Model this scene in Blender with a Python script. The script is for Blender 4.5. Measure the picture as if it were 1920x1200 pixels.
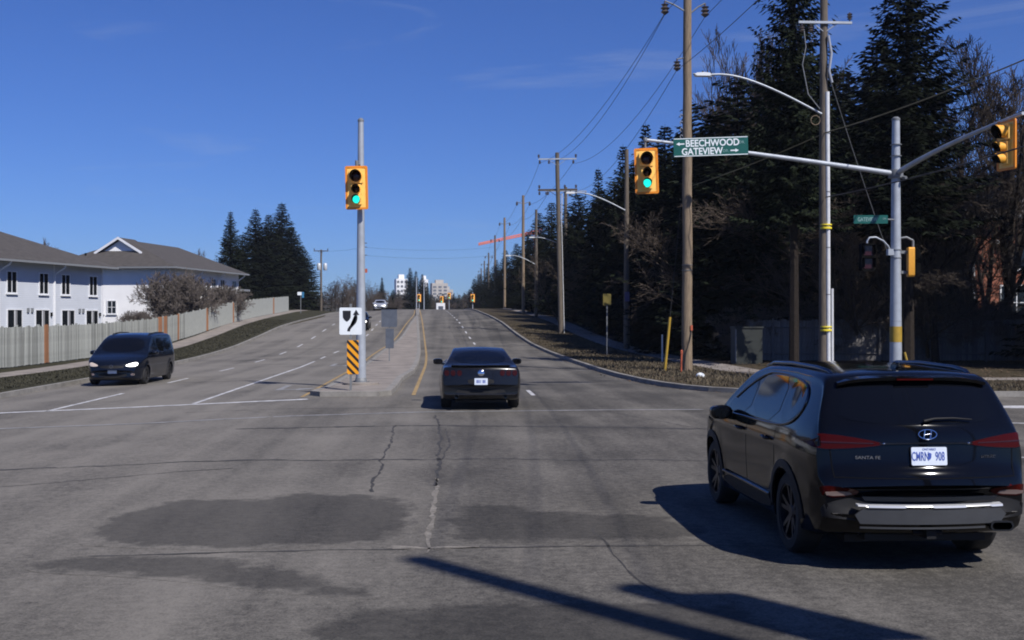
import bpy, bmesh, math, random
import numpy as np
from mathutils import Vector, Matrix, Quaternion
from mathutils.bvhtree import BVHTree
from mathutils.geometry import delaunay_2d_cdt

for o in list(bpy.data.objects):
    bpy.data.objects.remove(o)
SC = bpy.context.scene
COL = SC.collection
R = math.radians

# ------------------------------------------------------------------ camera
cam_d = bpy.data.cameras.new('camera')
cam = bpy.data.objects.new('camera', cam_d)
COL.objects.link(cam)
cam.location = (0, 0, 2.15)
cam.rotation_euler = (R(90 - 0.134), 0, R(-3.35))
cam_d.sensor_width = 36.0
cam_d.lens = 40.0
cam_d.clip_start = 0.1
cam_d.clip_end = 6000
SC.camera = cam

# ------------------------------------------------------------------ sky, sun, exposure
SUN_DIR = Vector((-0.545, 0.72, -1.0)).normalized()      # the way the light travels
SUN_EL = math.asin(-SUN_DIR.z)
SUN_AZ = math.atan2(-SUN_DIR.x, -SUN_DIR.y)
world = bpy.data.worlds.new('World')
SC.world = world
world.use_nodes = True
wn, wl = world.node_tree.nodes, world.node_tree.links
wn.clear()
w_out = wn.new('ShaderNodeOutputWorld')
w_bg = wn.new('ShaderNodeBackground')
w_sky = wn.new('ShaderNodeTexSky')
w_sky.sky_type = 'NISHITA'
w_sky.sun_disc = False
w_sky.sun_elevation = SUN_EL
w_sky.sun_rotation = SUN_AZ
w_sky.altitude = 330
w_sky.air_density = 1.0
w_sky.dust_density = 0.05
w_sky.ozone_density = 1.6
w_bg.inputs['Strength'].default_value = 0.057
# thin cirrus wisps, laid out by direction over the whole sky
w_tc = wn.new('ShaderNodeTexCoord')
w_map = wn.new('ShaderNodeMapping')
w_map.inputs['Scale'].default_value = (2.2, 3.4, 17.0)
w_map.inputs['Rotation'].default_value = (R(6), R(-4), R(20))
w_n = wn.new('ShaderNodeTexNoise')
w_n.inputs['Scale'].default_value = 1.3
w_n.inputs['Detail'].default_value = 7
w_n.inputs['Roughness'].default_value = 0.62
w_n.inputs['Distortion'].default_value = 0.6
w_r = wn.new('ShaderNodeValToRGB')
w_r.color_ramp.elements[0].position = 0.56
w_r.color_ramp.elements[0].color = (0, 0, 0, 1)
w_r.color_ramp.elements[1].position = 0.85
w_r.color_ramp.elements[1].color = (0.32, 0.32, 0.32, 1)
w_mix = wn.new('ShaderNodeMixRGB')
w_mix.inputs['Color2'].default_value = (7.0, 8.0, 9.5, 1)
wl.new(w_tc.outputs['Generated'], w_map.inputs['Vector'])
wl.new(w_map.outputs['Vector'], w_n.inputs['Vector'])
wl.new(w_n.outputs['Fac'], w_r.inputs['Fac'])
wl.new(w_r.outputs['Color'], w_mix.inputs['Fac'])
w_bal = wn.new('ShaderNodeMixRGB')          # the camera's cool daylight balance
w_bal.blend_type = 'MULTIPLY'
w_bal.inputs['Fac'].default_value = 1
w_bal.inputs['Color2'].default_value = (0.43, 0.71, 1.46, 1)
wl.new(w_sky.outputs['Color'], w_bal.inputs['Color1'])
wl.new(w_bal.outputs['Color'], w_mix.inputs['Color1'])
wl.new(w_mix.outputs['Color'], w_bg.inputs['Color'])
wl.new(w_bg.outputs['Background'], w_out.inputs['Surface'])

sun_d = bpy.data.lights.new('sun', 'SUN')
sun_d.energy = 5.0
sun_d.angle = R(0.53)
sun_d.color = (1.0, 0.955, 0.90)
sun = bpy.data.objects.new('sun', sun_d)
COL.objects.link(sun)
sun.rotation_euler = SUN_DIR.to_track_quat('-Z', 'Y').to_euler()
sun.location = (20, -20, 40)

vs = SC.view_settings
vs.view_transform = 'Standard'
vs.look = 'None'
vs.exposure = 0.2
vs.gamma = 1.0
vs.use_curve_mapping = False
SC.render.engine = 'CYCLES'
SC.cycles.max_bounces = 6
SC.cycles.diffuse_bounces = 2
SC.cycles.glossy_bounces = 3
SC.cycles.transparent_max_bounces = 6
SC.cycles.use_denoising = True
SC.cycles.filter_width = 1.9

# ------------------------------------------------------------------ materials
def lin(c):
    if isinstance(c, str):
        c = [int(c[i:i + 2], 16) / 255 for i in (1, 3, 5)]
        c = [x / 12.92 if x <= .04045 else ((x + .055) / 1.055) ** 2.4 for x in c]
    return (c[0], c[1], c[2], 1)

def new_mat(name):
    m = bpy.data.materials.new(name)
    m.use_nodes = True
    nt = m.node_tree
    b = nt.nodes.get('Principled BSDF')
    return m, nt.nodes, nt.links, b

def pm(name, col, rough=.6, metal=0., var=None, bump=None, coat=0., spec=.5, emit=None, rnd=0., stretch=None, col2=None):
    """Principled material; var=(scale, amount) noise mottling, bump=(scale, strength), rnd = per-object brightness spread"""
    m, N, L, b = new_mat(name)
    col = lin(col)
    b.inputs['Base Color'].default_value = col
    b.inputs['Roughness'].default_value = rough
    b.inputs['Metallic'].default_value = metal
    b.inputs['Coat Weight'].default_value = coat
    b.inputs['Coat Roughness'].default_value = .03
    b.inputs['Specular IOR Level'].default_value = spec
    src = None
    if var or bump:
        tc = N.new('ShaderNodeTexCoord')
        vec = tc.outputs['Object']
        if stretch:
            mp = N.new('ShaderNodeMapping')
            mp.inputs['Scale'].default_value = stretch
            L.new(vec, mp.inputs['Vector']); vec = mp.outputs['Vector']
    if var:
        n = N.new('ShaderNodeTexNoise')
        n.inputs['Scale'].default_value = var[0]
        n.inputs['Detail'].default_value = 6
        n.inputs['Roughness'].default_value = .65
        L.new(vec, n.inputs['Vector'])
        r = N.new('ShaderNodeMapRange')
        r.inputs['From Min'].default_value = .3
        r.inputs['From Max'].default_value = .7
        L.new(n.outputs['Fac'], r.inputs['Value'])
        mx = N.new('ShaderNodeMixRGB')
        a = var[1]
        mx.inputs['Color1'].default_value = (col[0] * (1 - a), col[1] * (1 - a), col[2] * (1 - a), 1)
        c2 = lin(col2) if col2 else col
        mx.inputs['Color2'].default_value = (min(1, c2[0] * (1 + a)), min(1, c2[1] * (1 + a)), min(1, c2[2] * (1 + a)), 1)
        L.new(r.outputs['Result'], mx.inputs['Fac'])
        src = mx.outputs['Color']
    if rnd:
        oi = N.new('ShaderNodeObjectInfo')
        rr = N.new('ShaderNodeMapRange')
        rr.inputs['To Min'].default_value = 1 - rnd
        rr.inputs['To Max'].default_value = 1 + rnd
        L.new(oi.outputs['Random'], rr.inputs['Value'])
        mu = N.new('ShaderNodeMixRGB'); mu.blend_type = 'MULTIPLY'; mu.inputs['Fac'].default_value = 1
        mu.inputs['Color1'].default_value = col
        if src: L.new(src, mu.inputs['Color1'])
        L.new(rr.outputs['Result'], mu.inputs['Color2'])
        src = mu.outputs['Color']
    if src: L.new(src, b.inputs['Base Color'])
    if bump:
        n2 = N.new('ShaderNodeTexNoise')
        n2.inputs['Scale'].default_value = bump[0]
        n2.inputs['Detail'].default_value = 5
        L.new(vec, n2.inputs['Vector'])
        bp = N.new('ShaderNodeBump')
        bp.inputs['Strength'].default_value = bump[1]
        bp.inputs['Distance'].default_value = .02
        L.new(n2.outputs['Fac'], bp.inputs['Height'])
        L.new(bp.outputs['Normal'], b.inputs['Normal'])
    if emit:
        b.inputs['Emission Color'].default_value = lin(emit[0])
        b.inputs['Emission Strength'].default_value = emit[1]
    return m

M = {}
M['paint_black'] = pm('black_car_paint', (.0025, .0027, .0036), .09, 0, coat=.22, spec=.2)
M['paint_navy'] = pm('navy_car_paint', (.004, .006, .012), .2, 0, coat=.35, spec=.25)
M['paint_coupe'] = pm('charcoal_car_paint', (.006, .006, .007), .25, 0, coat=.35, spec=.3)
M['paint_silver'] = pm('silver_car_paint', (.45, .47, .5), .3, .4, coat=.6)
M['paint_white'] = pm('white_truck_paint', (.75, .75, .76), .4)
M['car_glass'] = pm('dark_car_glass', (.003, .0035, .005), .03, 0, spec=.28)
M['plastic'] = pm('black_plastic', (.009, .009, .010), .6, spec=.3, bump=(300, .15))
M['tyre'] = pm('tyre_rubber', (.012, .012, .012), .75, var=(20, .3))
M['rim'] = pm('alloy_rim', (.06, .06, .065), .35, .8, var=(8, .2))
M['chrome'] = pm('chrome', (.7, .7, .72), .12, 1.)
M['chrome_dark'] = pm('dark_chrome', (.10, .11, .13), .22, 1.)
M['skid'] = pm('silver_skid_plate', (.06, .062, .066), .5, .4, var=(5, .12))
M['red_lens'] = pm('red_lamp_lens', (.042, .003, .0025), .2, coat=0, spec=.12)
M['clear_lens'] = pm('clear_lamp_lens', (.15, .11, .10), .2, coat=.5)
M['headlight'] = pm('headlight_lens', (.75, .75, .72), .12, emit=((1, .95, .88), 3.5))
M['headlight_off'] = pm('dim_headlight_lens', (.6, .5, .42), .15, coat=1.)
M['plate'] = pm('licence_plate_white', (.62, .68, .78), .35, var=(12, .08))
M['plate_ink'] = pm('licence_plate_ink', (.05, .09, .36), .4)
M['galv'] = pm('galvanised_steel', (.36, .39, .43), .5, .25, var=(3, .14), bump=(40, .08))
M['galv_dull'] = pm('weathered_steel', (.17, .18, .19), .6, .2, var=(4, .2))
M['conduit'] = pm('pale_conduit', (.62, .63, .64), .45, .1, var=(5, .1))
M['sig_yellow'] = pm('signal_yellow', (.78, .36, .035), .5, var=(6, .08))
M['sig_border'] = pm('signal_border', (.72, .24, .012), .45, var=(9, .08))
M['sig_face'] = pm('pale_signal_yellow', (.92, .56, .13), .5, var=(6, .06))
M['sig_black'] = pm('signal_black', (.005, .005, .005), .8, spec=.05)
M['lens_red'] = pm('unlit_red_lens', (.03, .004, .003), .25)
M['lens_amber'] = pm('unlit_amber_lens', (.03, .010, .002), .25)
M['lens_green'] = pm('lit_green_lens', (.02, .4, .3), .3, emit=((.012, .78, .62), 1.25))
M['sign_green'] = pm('sign_green', (.004, .085, .07), .4, var=(3, .12))
M['sign_white'] = pm('sign_white', (.72, .76, .78), .4, var=(4, .05))
M['sign_black'] = pm('sign_black', (.012, .012, .014), .45)
M['sign_back'] = pm('sign_back_aluminium', (.13, .145, .17), .45, .5, var=(4, .15))
M['sign_amber'] = pm('hazard_yellow', (.80, .33, .012), .4, var=(5, .08))
M['yellow_tape'] = pm('yellow_tape', (.75, .6, .03), .5)
M['shaded_yellow'] = pm('shaded_yellow_sign', (.14, .11, .02), .5)  # sign yellow darkened to stand in for the tree shade on it
M['yellow_guard'] = pm('yellow_guy_guard', (.34, .22, .025), .55, var=(4, .2))
M['orange'] = pm('orange_marker', (.4, .09, .04), .55)
M['crane'] = pm('crane_orange', (.75, .16, .05), .5)
M['wood_pole'] = pm('pole_wood', (.18, .135, .09), .85, var=(7, .35), bump=(14, .5), stretch=(4, 4, .35), col2=(.2, .15, .1))
M['wood_pole_old'] = pm('grey_pole_wood', (.115, .095, .075), .9, var=(7, .35), bump=(14, .5), stretch=(4, 4, .35))
M['wood_dark'] = pm('dark_crossarm_wood', (.07, .055, .045), .9, var=(6, .3))
M['wire'] = pm('power_cable', (.02, .02, .024), .6)
M['cable_y'] = pm('weathered_cable', (.13, .115, .06), .7)
M['porcelain'] = pm('insulator', (.09, .075, .07), .2, coat=.8)
M['polymer'] = pm('grey_polymer_insulator', (.3, .32, .36), .35)
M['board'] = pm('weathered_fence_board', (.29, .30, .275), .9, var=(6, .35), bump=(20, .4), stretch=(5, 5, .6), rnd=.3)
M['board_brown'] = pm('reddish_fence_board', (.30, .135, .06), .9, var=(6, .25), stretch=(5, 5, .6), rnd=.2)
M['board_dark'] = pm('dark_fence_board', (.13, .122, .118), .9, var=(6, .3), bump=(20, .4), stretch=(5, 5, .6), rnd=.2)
M['bark'] = pm('bark', (.026, .021, .018), .95, spec=.1, var=(9, .35))
M['bark_grey'] = pm('grey_bark', (.07, .056, .046), .95, spec=.1, var=(9, .3))
M['twig'] = pm('shrub_twigs', (.09, .075, .066), .95, var=(4, .3))
M['needle'] = pm('conifer_needles', (.0115, .0155, .009), .9, spec=.05, var=(1.2, .35), rnd=.25)
M['needle_brown'] = pm('far_conifer_needles', (.018, .025, .018), .8, var=(1.2, .35), rnd=.25)
M['far_woods'] = pm('far_woods', (.045, .045, .042), .95, var=(.3, .35))
M['concrete'] = pm('pavement_concrete', (.205, .18, .158), .9, var=(1.1, .35), bump=(60, .25))
M['kerb'] = pm('kerb_concrete', (.20, .19, .175), .9, var=(2, .3), bump=(40, .3))
M['line_white'] = pm('worn_white_paint', (.42, .42, .43), .8, var=(3.5, .5), bump=(60, .2))
M['line_faint'] = pm('faint_white_paint', (.21, .21, .215), .8, var=(3.0, .4), bump=(60, .2))
M['line_yellow'] = pm('worn_yellow_paint', (.27, .185, .08), .85, var=(3.0, .4), bump=(60, .2))
M['crack'] = pm('road_crack_filler', (.035, .033, .032), .9, var=(5, .5))
M['crack_pale'] = pm('crumbled_asphalt', (.17, .155, .135), .95, var=(9, .5), bump=(50, .8))
M['siding'] = None
M['white_trim'] = pm('white_trim', (.72, .73, .75), .5, var=(2, .05))
M['grey_trim'] = pm('grey_gutter', (.2, .21, .22), .5)
M['shingle'] = pm('dark_shingles', (.058, .052, .049), .95, var=(2.2, .25), bump=(25, .5), stretch=(1, 1, 3))
M['window_glass'] = pm('window_glass', (.01, .012, .015), .06)
M['curtain'] = pm('pale_curtain', (.22, .22, .23), .8)
M['tower_white'] = pm('tower_white', (.8, .8, .8), .8)
M['tower_tan'] = pm('tower_tan', (.45, .42, .38), .8, var=(.05, .1))
M['tower_window'] = pm('tower_window', (.12, .13, .15), .3)
M['tank'] = pm('transformer_tank', (.5, .53, .56), .45, .2)
M['cabinet_shaded'] = pm('shaded_green_cabinet', (.018, .022, .02), .6, var=(3, .2))  # tree shade put into the cabinet colour
M['litter'] = pm('dead_leaves', (.085, .055, .032), .9, var=(2, .5))
M['purple_sign'] = pm('purple_sign_face', (.12, .1, .2), .5)
M['blue_sign'] = pm('blue_sign_face', (.03, .16, .3), .5)
M['blade_left'] = pm('green_grass_blades', (.036, .034, .02), .9, var=(.7, .4))

def ramp(N, stops):
    r = N.new('ShaderNodeValToRGB')
    e = r.color_ramp.elements
    e[0].position, e[0].color = stops[0][0], lin(stops[0][1])
    e[1].position, e[1].color = stops[-1][0], lin(stops[-1][1])
    for p, c in stops[1:-1]:
        x = e.new(p); x.color = lin(c)
    return r

def g3(v): return (v * 1.07, v * .985, v * .86)

def asphalt(name, lo, hi, streak=True, edge_to=None):
    m, N, L, b = new_mat(name)
    tc = N.new('ShaderNodeTexCoord')
    def noise(scale, detail=6, rough=.6, st=(1, 1, 1), rot=0, dist=0):
        mp = N.new('ShaderNodeMapping'); mp.inputs['Scale'].default_value = st; mp.inputs['Rotation'].default_value = (0, 0, rot)
        L.new(tc.outputs['Object'], mp.inputs['Vector'])
        n = N.new('ShaderNodeTexNoise'); n.inputs['Scale'].default_value = scale; n.inputs['Detail'].default_value = detail
        n.inputs['Roughness'].default_value = rough; n.inputs['Distortion'].default_value = dist
        L.new(mp.outputs['Vector'], n.inputs['Vector'])
        return n.outputs['Fac']
    def math_(op, a, bb):
        n = N.new('ShaderNodeMath'); n.operation = op
        for i, v in enumerate((a, bb)):
            if isinstance(v, (int, float)): n.inputs[i].default_value = v
            else: L.new(v, n.inputs[i])
        return n.outputs[0]
    big = noise(.11, 5, .55, dist=.8)                 # broad worn areas
    mid = noise(.55, 6, .62, st=(1, .5, 1))            # patches drawn out along the lanes
    fine = noise(10, 5, .75)                           # aggregate
    grit = noise(45, 3, .7)
    v = math_('ADD', math_('MULTIPLY', big, .45), math_('MULTIPLY', mid, .45))
    tr = noise(1.15, 3, .5, st=(1, .012, .02))        # wheel tracks, along the road
    v = math_('ADD', v, math_('MULTIPLY', tr, .42 if streak else .30))
    v = math_('SUBTRACT', v, .16)
    sx = N.new('ShaderNodeSeparateXYZ'); L.new(tc.outputs['Object'], sx.inputs['Vector'])   # older, more bleached surface on the left half of the junction
    age = N.new('ShaderNodeMapRange'); age.inputs['From Min'].default_value = -6.5; age.inputs['From Max'].default_value = 2.0
    age.inputs['To Min'].default_value = .10; age.inputs['To Max'].default_value = -.055
    L.new(math_('ADD', sx.outputs['X'], math_('MULTIPLY', math_('SUBTRACT', big, .5), 14.)), age.inputs['Value'])
    v = math_('ADD', v, age.outputs['Result'])
    v = math_('ADD', v, math_('MULTIPLY', math_('SUBTRACT', fine, .5), .5))
    v = math_('ADD', v, math_('MULTIPLY', math_('SUBTRACT', grit, .5), .5))
    r = ramp(N, [(.36, g3(lo)), (.50, g3((lo + hi) / 2)), (.66, g3(hi))])
    L.new(v, r.inputs['Fac'])
    out = r.outputs['Color']
    if edge_to is not None:                            # a repair patch: fades out into the old surface at its ragged rim
        at = N.new('ShaderNodeAttribute'); at.attribute_name = 'rim'
        en = noise(2.2, 7, .68)
        e = math_('ADD', at.outputs['Fac'], math_('MULTIPLY', math_('SUBTRACT', en, .5), 2.4))
        mr = N.new('ShaderNodeMapRange'); mr.inputs['From Min'].default_value = .08; mr.inputs['From Max'].default_value = .5
        L.new(e, mr.inputs['Value'])
        mx = N.new('ShaderNodeMixRGB')
        r2 = ramp(N, [(.36, g3(edge_to[0])), (.50, g3(sum(edge_to) / 2)), (.66, g3(edge_to[1]))])
        L.new(v, r2.inputs['Fac'])
        L.new(mr.outputs['Result'], mx.inputs['Fac'])
        L.new(r2.outputs['Color'], mx.inputs['Color1']); L.new(out, mx.inputs['Color2'])
        out = mx.outputs['Color']
    L.new(out, b.inputs['Base Color'])
    b.inputs['Roughness'].default_value = .86
    b.inputs['Specular IOR Level'].default_value = .35
    bp = N.new('ShaderNodeBump'); bp.inputs['Strength'].default_value = .45; bp.inputs['Distance'].default_value = .012
    L.new(math_('ADD', fine, grit), bp.inputs['Height']); L.new(bp.outputs['Normal'], b.inputs['Normal'])
    return m

ASPH = (.043, .158)
M['asphalt'] = asphalt('asphalt', *ASPH)
M['asphalt_patch'] = asphalt('asphalt_patch', .024, .075, True, ASPH)

def grass_mat(name, c1, c2, c3):
    m, N, L, b = new_mat(name)
    tc = N.new('ShaderNodeTexCoord')
    n1 = N.new('ShaderNodeTexNoise'); n1.inputs['Scale'].default_value = .5; n1.inputs['Detail'].default_value = 8; n1.inputs['Roughness'].default_value = .7
    n2 = N.new('ShaderNodeTexNoise'); n2.inputs['Scale'].default_value = 9; n2.inputs['Detail'].default_value = 6; n2.inputs['Roughness'].default_value = .75
    for n in (n1, n2): L.new(tc.outputs['Object'], n.inputs['Vector'])
    mx = N.new('ShaderNodeMath'); mx.operation = 'ADD'
    h = N.new('ShaderNodeMath'); h.operation = 'MULTIPLY'; h.inputs[1].default_value = .5
    h2 = N.new('ShaderNodeMath'); h2.operation = 'MULTIPLY'; h2.inputs[1].default_value = .5
    L.new(n1.outputs['Fac'], h.inputs[0]); L.new(n2.outputs['Fac'], h2.inputs[0])
    L.new(h.outputs[0], mx.inputs[0]); L.new(h2.outputs[0], mx.inputs[1])
    r = ramp(N, [(.36, c1), (.5, c2), (.66, c3)])
    L.new(mx.outputs[0], r.inputs['Fac']); L.new(r.outputs['Color'], b.inputs['Base Color'])
    b.inputs['Roughness'].default_value = .95; b.inputs['Specular IOR Level'].default_value = .1
    bp = N.new('ShaderNodeBump'); bp.inputs['Strength'].default_value = .9; bp.inputs['Distance'].default_value = .06
    L.new(n2.outputs['Fac'], bp.inputs['Height']); L.new(bp.outputs['Normal'], b.inputs['Normal'])
    return m
M['grass'] = grass_mat('dormant_grass', (.03, .024, .015), (.052, .042, .027), (.085, .068, .046))
M['grass_left'] = grass_mat('dull_green_grass', (.026, .025, .015), (.038, .036, .022), (.055, .05, .032))
M['blade'] = pm('grass_blades', (.06, .047, .028), .9, var=(.7, .4), col2=(.10, .08, .05))
M['ground'] = grass_mat('ground_soil', (.04, .036, .024), (.06, .052, .034), (.085, .072, .048))

def banded(name, c1, c2, period, rough, lap_shade=.12, bump=.6, brick=None):
    """horizontal courses along z (lap siding)"""
    m, N, L, b = new_mat(name)
    tc = N.new('ShaderNodeTexCoord')
    sx = N.new('ShaderNodeSeparateXYZ'); L.new(tc.outputs['Object'], sx.inputs['Vector'])
    d = N.new('ShaderNodeMath'); d.operation = 'DIVIDE'; d.inputs[1].default_value = period; L.new(sx.outputs['Z'], d.inputs[0])
    f = N.new('ShaderNodeMath'); f.operation = 'FRACT'; L.new(d.outputs[0], f.inputs[0])
    r = ramp(N, [(0, c2), (lap_shade, c1), (1, c1)]); L.new(f.outputs[0], r.inputs['Fac'])  # shadow line of each lap painted as a darker band
    n = N.new('ShaderNodeTexNoise'); n.inputs['Scale'].default_value = .8; n.inputs['Detail'].default_value = 6
    L.new(tc.outputs['Object'], n.inputs['Vector'])
    mr = N.new('ShaderNodeMapRange'); mr.inputs['To Min'].default_value = .86; mr.inputs['To Max'].default_value = 1.08
    L.new(n.outputs['Fac'], mr.inputs['Value'])
    mu = N.new('ShaderNodeMixRGB'); mu.blend_type = 'MULTIPLY'; mu.inputs['Fac'].default_value = 1
    L.new(r.outputs['Color'], mu.inputs['Color1']); L.new(mr.outputs['Result'], mu.inputs['Color2'])
    L.new(mu.outputs['Color'], b.inputs['Base Color'])
    b.inputs['Roughness'].default_value = rough
    bp = N.new('ShaderNodeBump'); bp.inputs['Strength'].default_value = bump; bp.inputs['Distance'].default_value = .02
    bp.invert = True
    L.new(f.outputs[0], bp.inputs['Height']); L.new(bp.outputs['Normal'], b.inputs['Normal'])
    return m
M['siding'] = banded('lap_siding', (.55, .58, .63), (.36, .38, .43), .125, .6)
M['siding_white'] = banded('white_siding', (.86, .86, .86), (.72, .72, .73), .125, .6)

def brick_mat():
    m, N, L, b = new_mat('red_brick')
    tc = N.new('ShaderNodeTexCoord')
    mp = N.new('ShaderNodeMapping'); mp.inputs['Rotation'].default_value = (R(90), 0, 0)
    L.new(tc.outputs['Object'], mp.inputs['Vector'])
    t = N.new('ShaderNodeTexBrick')
    t.inputs['Scale'].default_value = 4.4
    t.inputs['Color1'].default_value = (.30, .085, .04, 1); t.inputs['Color2'].default_value = (.2, .06, .032, 1)
    t.inputs['Mortar'].default_value = (.3, .25, .21, 1); t.inputs['Mortar Size'].default_value = .02
    t.inputs['Row Height'].default_value = .32; t.inputs['Brick Width'].default_value = .95
    L.new(mp.outputs['Vector'], t.inputs['Vector']); L.new(t.outputs['Color'], b.inputs['Base Color'])
    b.inputs['Roughness'].default_value = .9
    return m
M['brick'] = brick_mat()

# ------------------------------------------------------------------ numeric helpers
def pchip(xs, ys):
    xs = np.asarray(xs, float); ys = np.asarray(ys, float)
    h = np.diff(xs); dl = np.diff(ys) / h
    d = np.zeros_like(ys); d[0] = dl[0]; d[-1] = dl[-1]
    for i in range(1, len(xs) - 1):
        if dl[i - 1] * dl[i] > 0:
            w1, w2 = 2 * h[i] + h[i - 1], h[i] + 2 * h[i - 1]
            d[i] = (w1 + w2) / (w1 / dl[i - 1] + w2 / dl[i])
    def f(x):
        x = np.clip(np.asarray(x, float), xs[0], xs[-1])
        i = np.clip(np.searchsorted(xs, x, 'right') - 1, 0, len(xs) - 2)
        t = (x - xs[i]) / h[i]
        return ((2 * t**3 - 3 * t**2 + 1) * ys[i] + (t**3 - 2 * t**2 + t) * h[i] * d[i]
                + (-2 * t**3 + 3 * t**2) * ys[i + 1] + (t**3 - t**2) * h[i] * d[i + 1])
    return f

def knots(pts): return pchip([p[0] for p in pts], [p[1] for p in pts])

PROF = knots([(-400, 0), (30, 0), (50, 0), (60, .05), (73, .28), (84, .72), (103, 1.72), (130, 2.6), (150, 3.1), (170, 3.32), (190, 3.2), (220, 2.6),
              (260, 1.9), (320, 1.1), (400, .4), (600, 0), (6000, 0)])
CURV = knots([(-400, 0), (48, 0), (60, -.12), (73, -.4), (84, -.68), (103, -1.2), (130, -1.95), (200, -3.85), (300, -6.5), (420, -9.8), (6000, -160)])
CROSS = knots([(-400, .025), (42, .025), (80, .022), (110, .04), (140, .055), (200, .05), (300, .0), (6000, 0)])
RISE = knots([(-400, 0), (80, 0), (140, .07), (220, .06), (300, 0), (6000, 0)])

def road_z(x, y):
    u = x - float(CURV(y))
    z = float(PROF(y))
    if u < -3.7:
        z += float(CROSS(y)) * (max(u, -13.2) + 3.7)
        if u < -13.2: z += float(RISE(y)) * min(-13.2 - u, 7)
    return z

def verge_z(x, y): return road_z(x, y) + .13

# ------------------------------------------------------------------ object helpers
def link(name, me, parent=None, mat=None):
    o = bpy.data.objects.new(name, me)
    COL.objects.link(o)
    if parent is not None: o.parent = parent
    if mat is not None and me is not None:
        for m in (mat if isinstance(mat, (list, tuple)) else [mat]):
            me.materials.append(M[m] if isinstance(m, str) else m)
    return o

def tag(o, label=None, cat=None, group=None, kind=None):
    if label: o['label'] = label
    if cat: o['category'] = cat
    if group: o['group'] = group
    if kind: o['kind'] = kind
    return o

def empty(name, loc=(0, 0, 0), rz=0.0, label=None, cat=None, group=None):
    o = bpy.data.objects.new(name, None)
    o.empty_display_size = .3
    COL.objects.link(o)
    o.location = loc
    o.rotation_euler = (0, 0, rz)
    return tag(o, label, cat, group)

def copy_tree(o, parent=None):
    c = o.copy()
    COL.objects.link(c)
    c.parent = parent
    for ch in KIDS(o): copy_tree(ch, c)
    return c

def KIDS(o): return [x for x in bpy.data.objects if x.parent == o]

class MB:
    def __init__(s): s.v = []; s.f = []; s.m = []
    def add(s, vs, fs, mi=0):
        n = len(s.v); s.v += [tuple(v) for v in vs]
        s.f += [tuple(i + n for i in f) for f in fs]; s.m += [mi] * len(fs)
        return s
    def box(s, x0, x1, y0, y1, z0, z1, mi=0):
        vs = [(x, y, z) for z in (z0, z1) for y in (y0, y1) for x in (x0, x1)]
        return s.add(vs, [(0, 2, 3, 1), (4, 5, 7, 6), (0, 1, 5, 4), (2, 6, 7, 3), (0, 4, 6, 2), (1, 3, 7, 5)], mi)
    def tube(s, pts, rad, n=8, mi=0, caps=True):
        pts = [Vector(p) for p in pts]
        if isinstance(rad, (int, float)): rad = [rad] * len(pts)
        b = len(s.v); up = None
        for i, p in enumerate(pts):
            t = (pts[min(i + 1, len(pts) - 1)] - pts[max(i - 1, 0)]).normalized()
            if up is None:
                up = Vector((0, 0, 1)) if abs(t.z) < .9 else Vector((1, 0, 0))
            a = (up - t * up.dot(t)).normalized(); up = a; c = t.cross(a)
            for k in range(n):
                an = 2 * math.pi * k / n
                s.v.append(tuple(p + (a * math.cos(an) + c * math.sin(an)) * rad[i]))
        for i in range(len(pts) - 1):
            for k in range(n):
                k2 = (k + 1) % n
                s.f.append((b + i * n + k, b + i * n + k2, b + (i + 1) * n + k2, b + (i + 1) * n + k)); s.m.append(mi)
        if caps:
            s.f.append(tuple(b + k for k in range(n))[::-1]); s.m.append(mi)
            e = b + (len(pts) - 1) * n
            s.f.append(tuple(e + k for k in range(n))); s.m.append(mi)
        return s
    def lathe(s, prof, n=16, mi=0, M4=None, closed=False):
        """prof: (r, z) list, turned about z; M4 places it"""
        b = len(s.v)
        for r, z in prof:
            for k in range(n):
                a = 2 * math.pi * k / n
                p = Vector((r * math.cos(a), r * math.sin(a), z))
                s.v.append(tuple(M4 @ p if M4 else p))
        np_ = len(prof)
        for i in range(np_ if closed else np_ - 1):
            j = (i + 1) % np_
            for k in range(n):
                k2 = (k + 1) % n
                s.f.append((b + i * n + k, b + i * n + k2, b + j * n + k2, b + j * n + k)); s.m.append(mi)
        if not closed:
            if prof[0][0] > 1e-4: s.f.append(tuple(b + k for k in range(n))[::-1]); s.m.append(mi)
            if prof[-1][0] > 1e-4:
                e = b + (np_ - 1) * n
                s.f.append(tuple(e + k for k in range(n))); s.m.append(mi)
        return s
    def prism(s, poly, a0, a1, axis='y', mi=0):
        """poly: 2-D outline; axis y: (x,z) swept in y; z: (x,y) swept in z; x: (y,z) swept in x"""
        n = len(poly)
        f = {'y': lambda p, a: (p[0], a, p[1]), 'z': lambda p, a: (p[0], p[1], a), 'x': lambda p, a: (a, p[0], p[1])}[axis]
        vs = [f(p, a0) for p in poly] + [f(p, a1) for p in poly]
        fs = [tuple(range(n)), tuple(range(2 * n - 1, n - 1, -1))]
        fs += [(i, i + n, (i + 1) % n + n, (i + 1) % n) for i in range(n)]
        return s.add(vs, fs, mi)
    def mesh(s, name, smooth=None):
        me = bpy.data.meshes.new(name)
        me.from_pydata(s.v, [], s.f)
        me.update()
        if any(s.m): me.polygons.foreach_set('material_index', s.m)
        bm = bmesh.new(); bm.from_mesh(me)
        bmesh.ops.recalc_face_normals(bm, faces=bm.faces); bm.to_mesh(me); bm.free()
        if smooth is not None: smooth_mesh(me, smooth)
        return me
    def build(s, name, mat, parent=None, smooth=None):
        return link(name, s.mesh(name, smooth), parent, mat)

def smooth_mesh(me, ang=35):
    me.polygons.foreach_set('use_smooth', [True] * len(me.polygons))
    me.set_sharp_from_angle(angle=R(ang))

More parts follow.
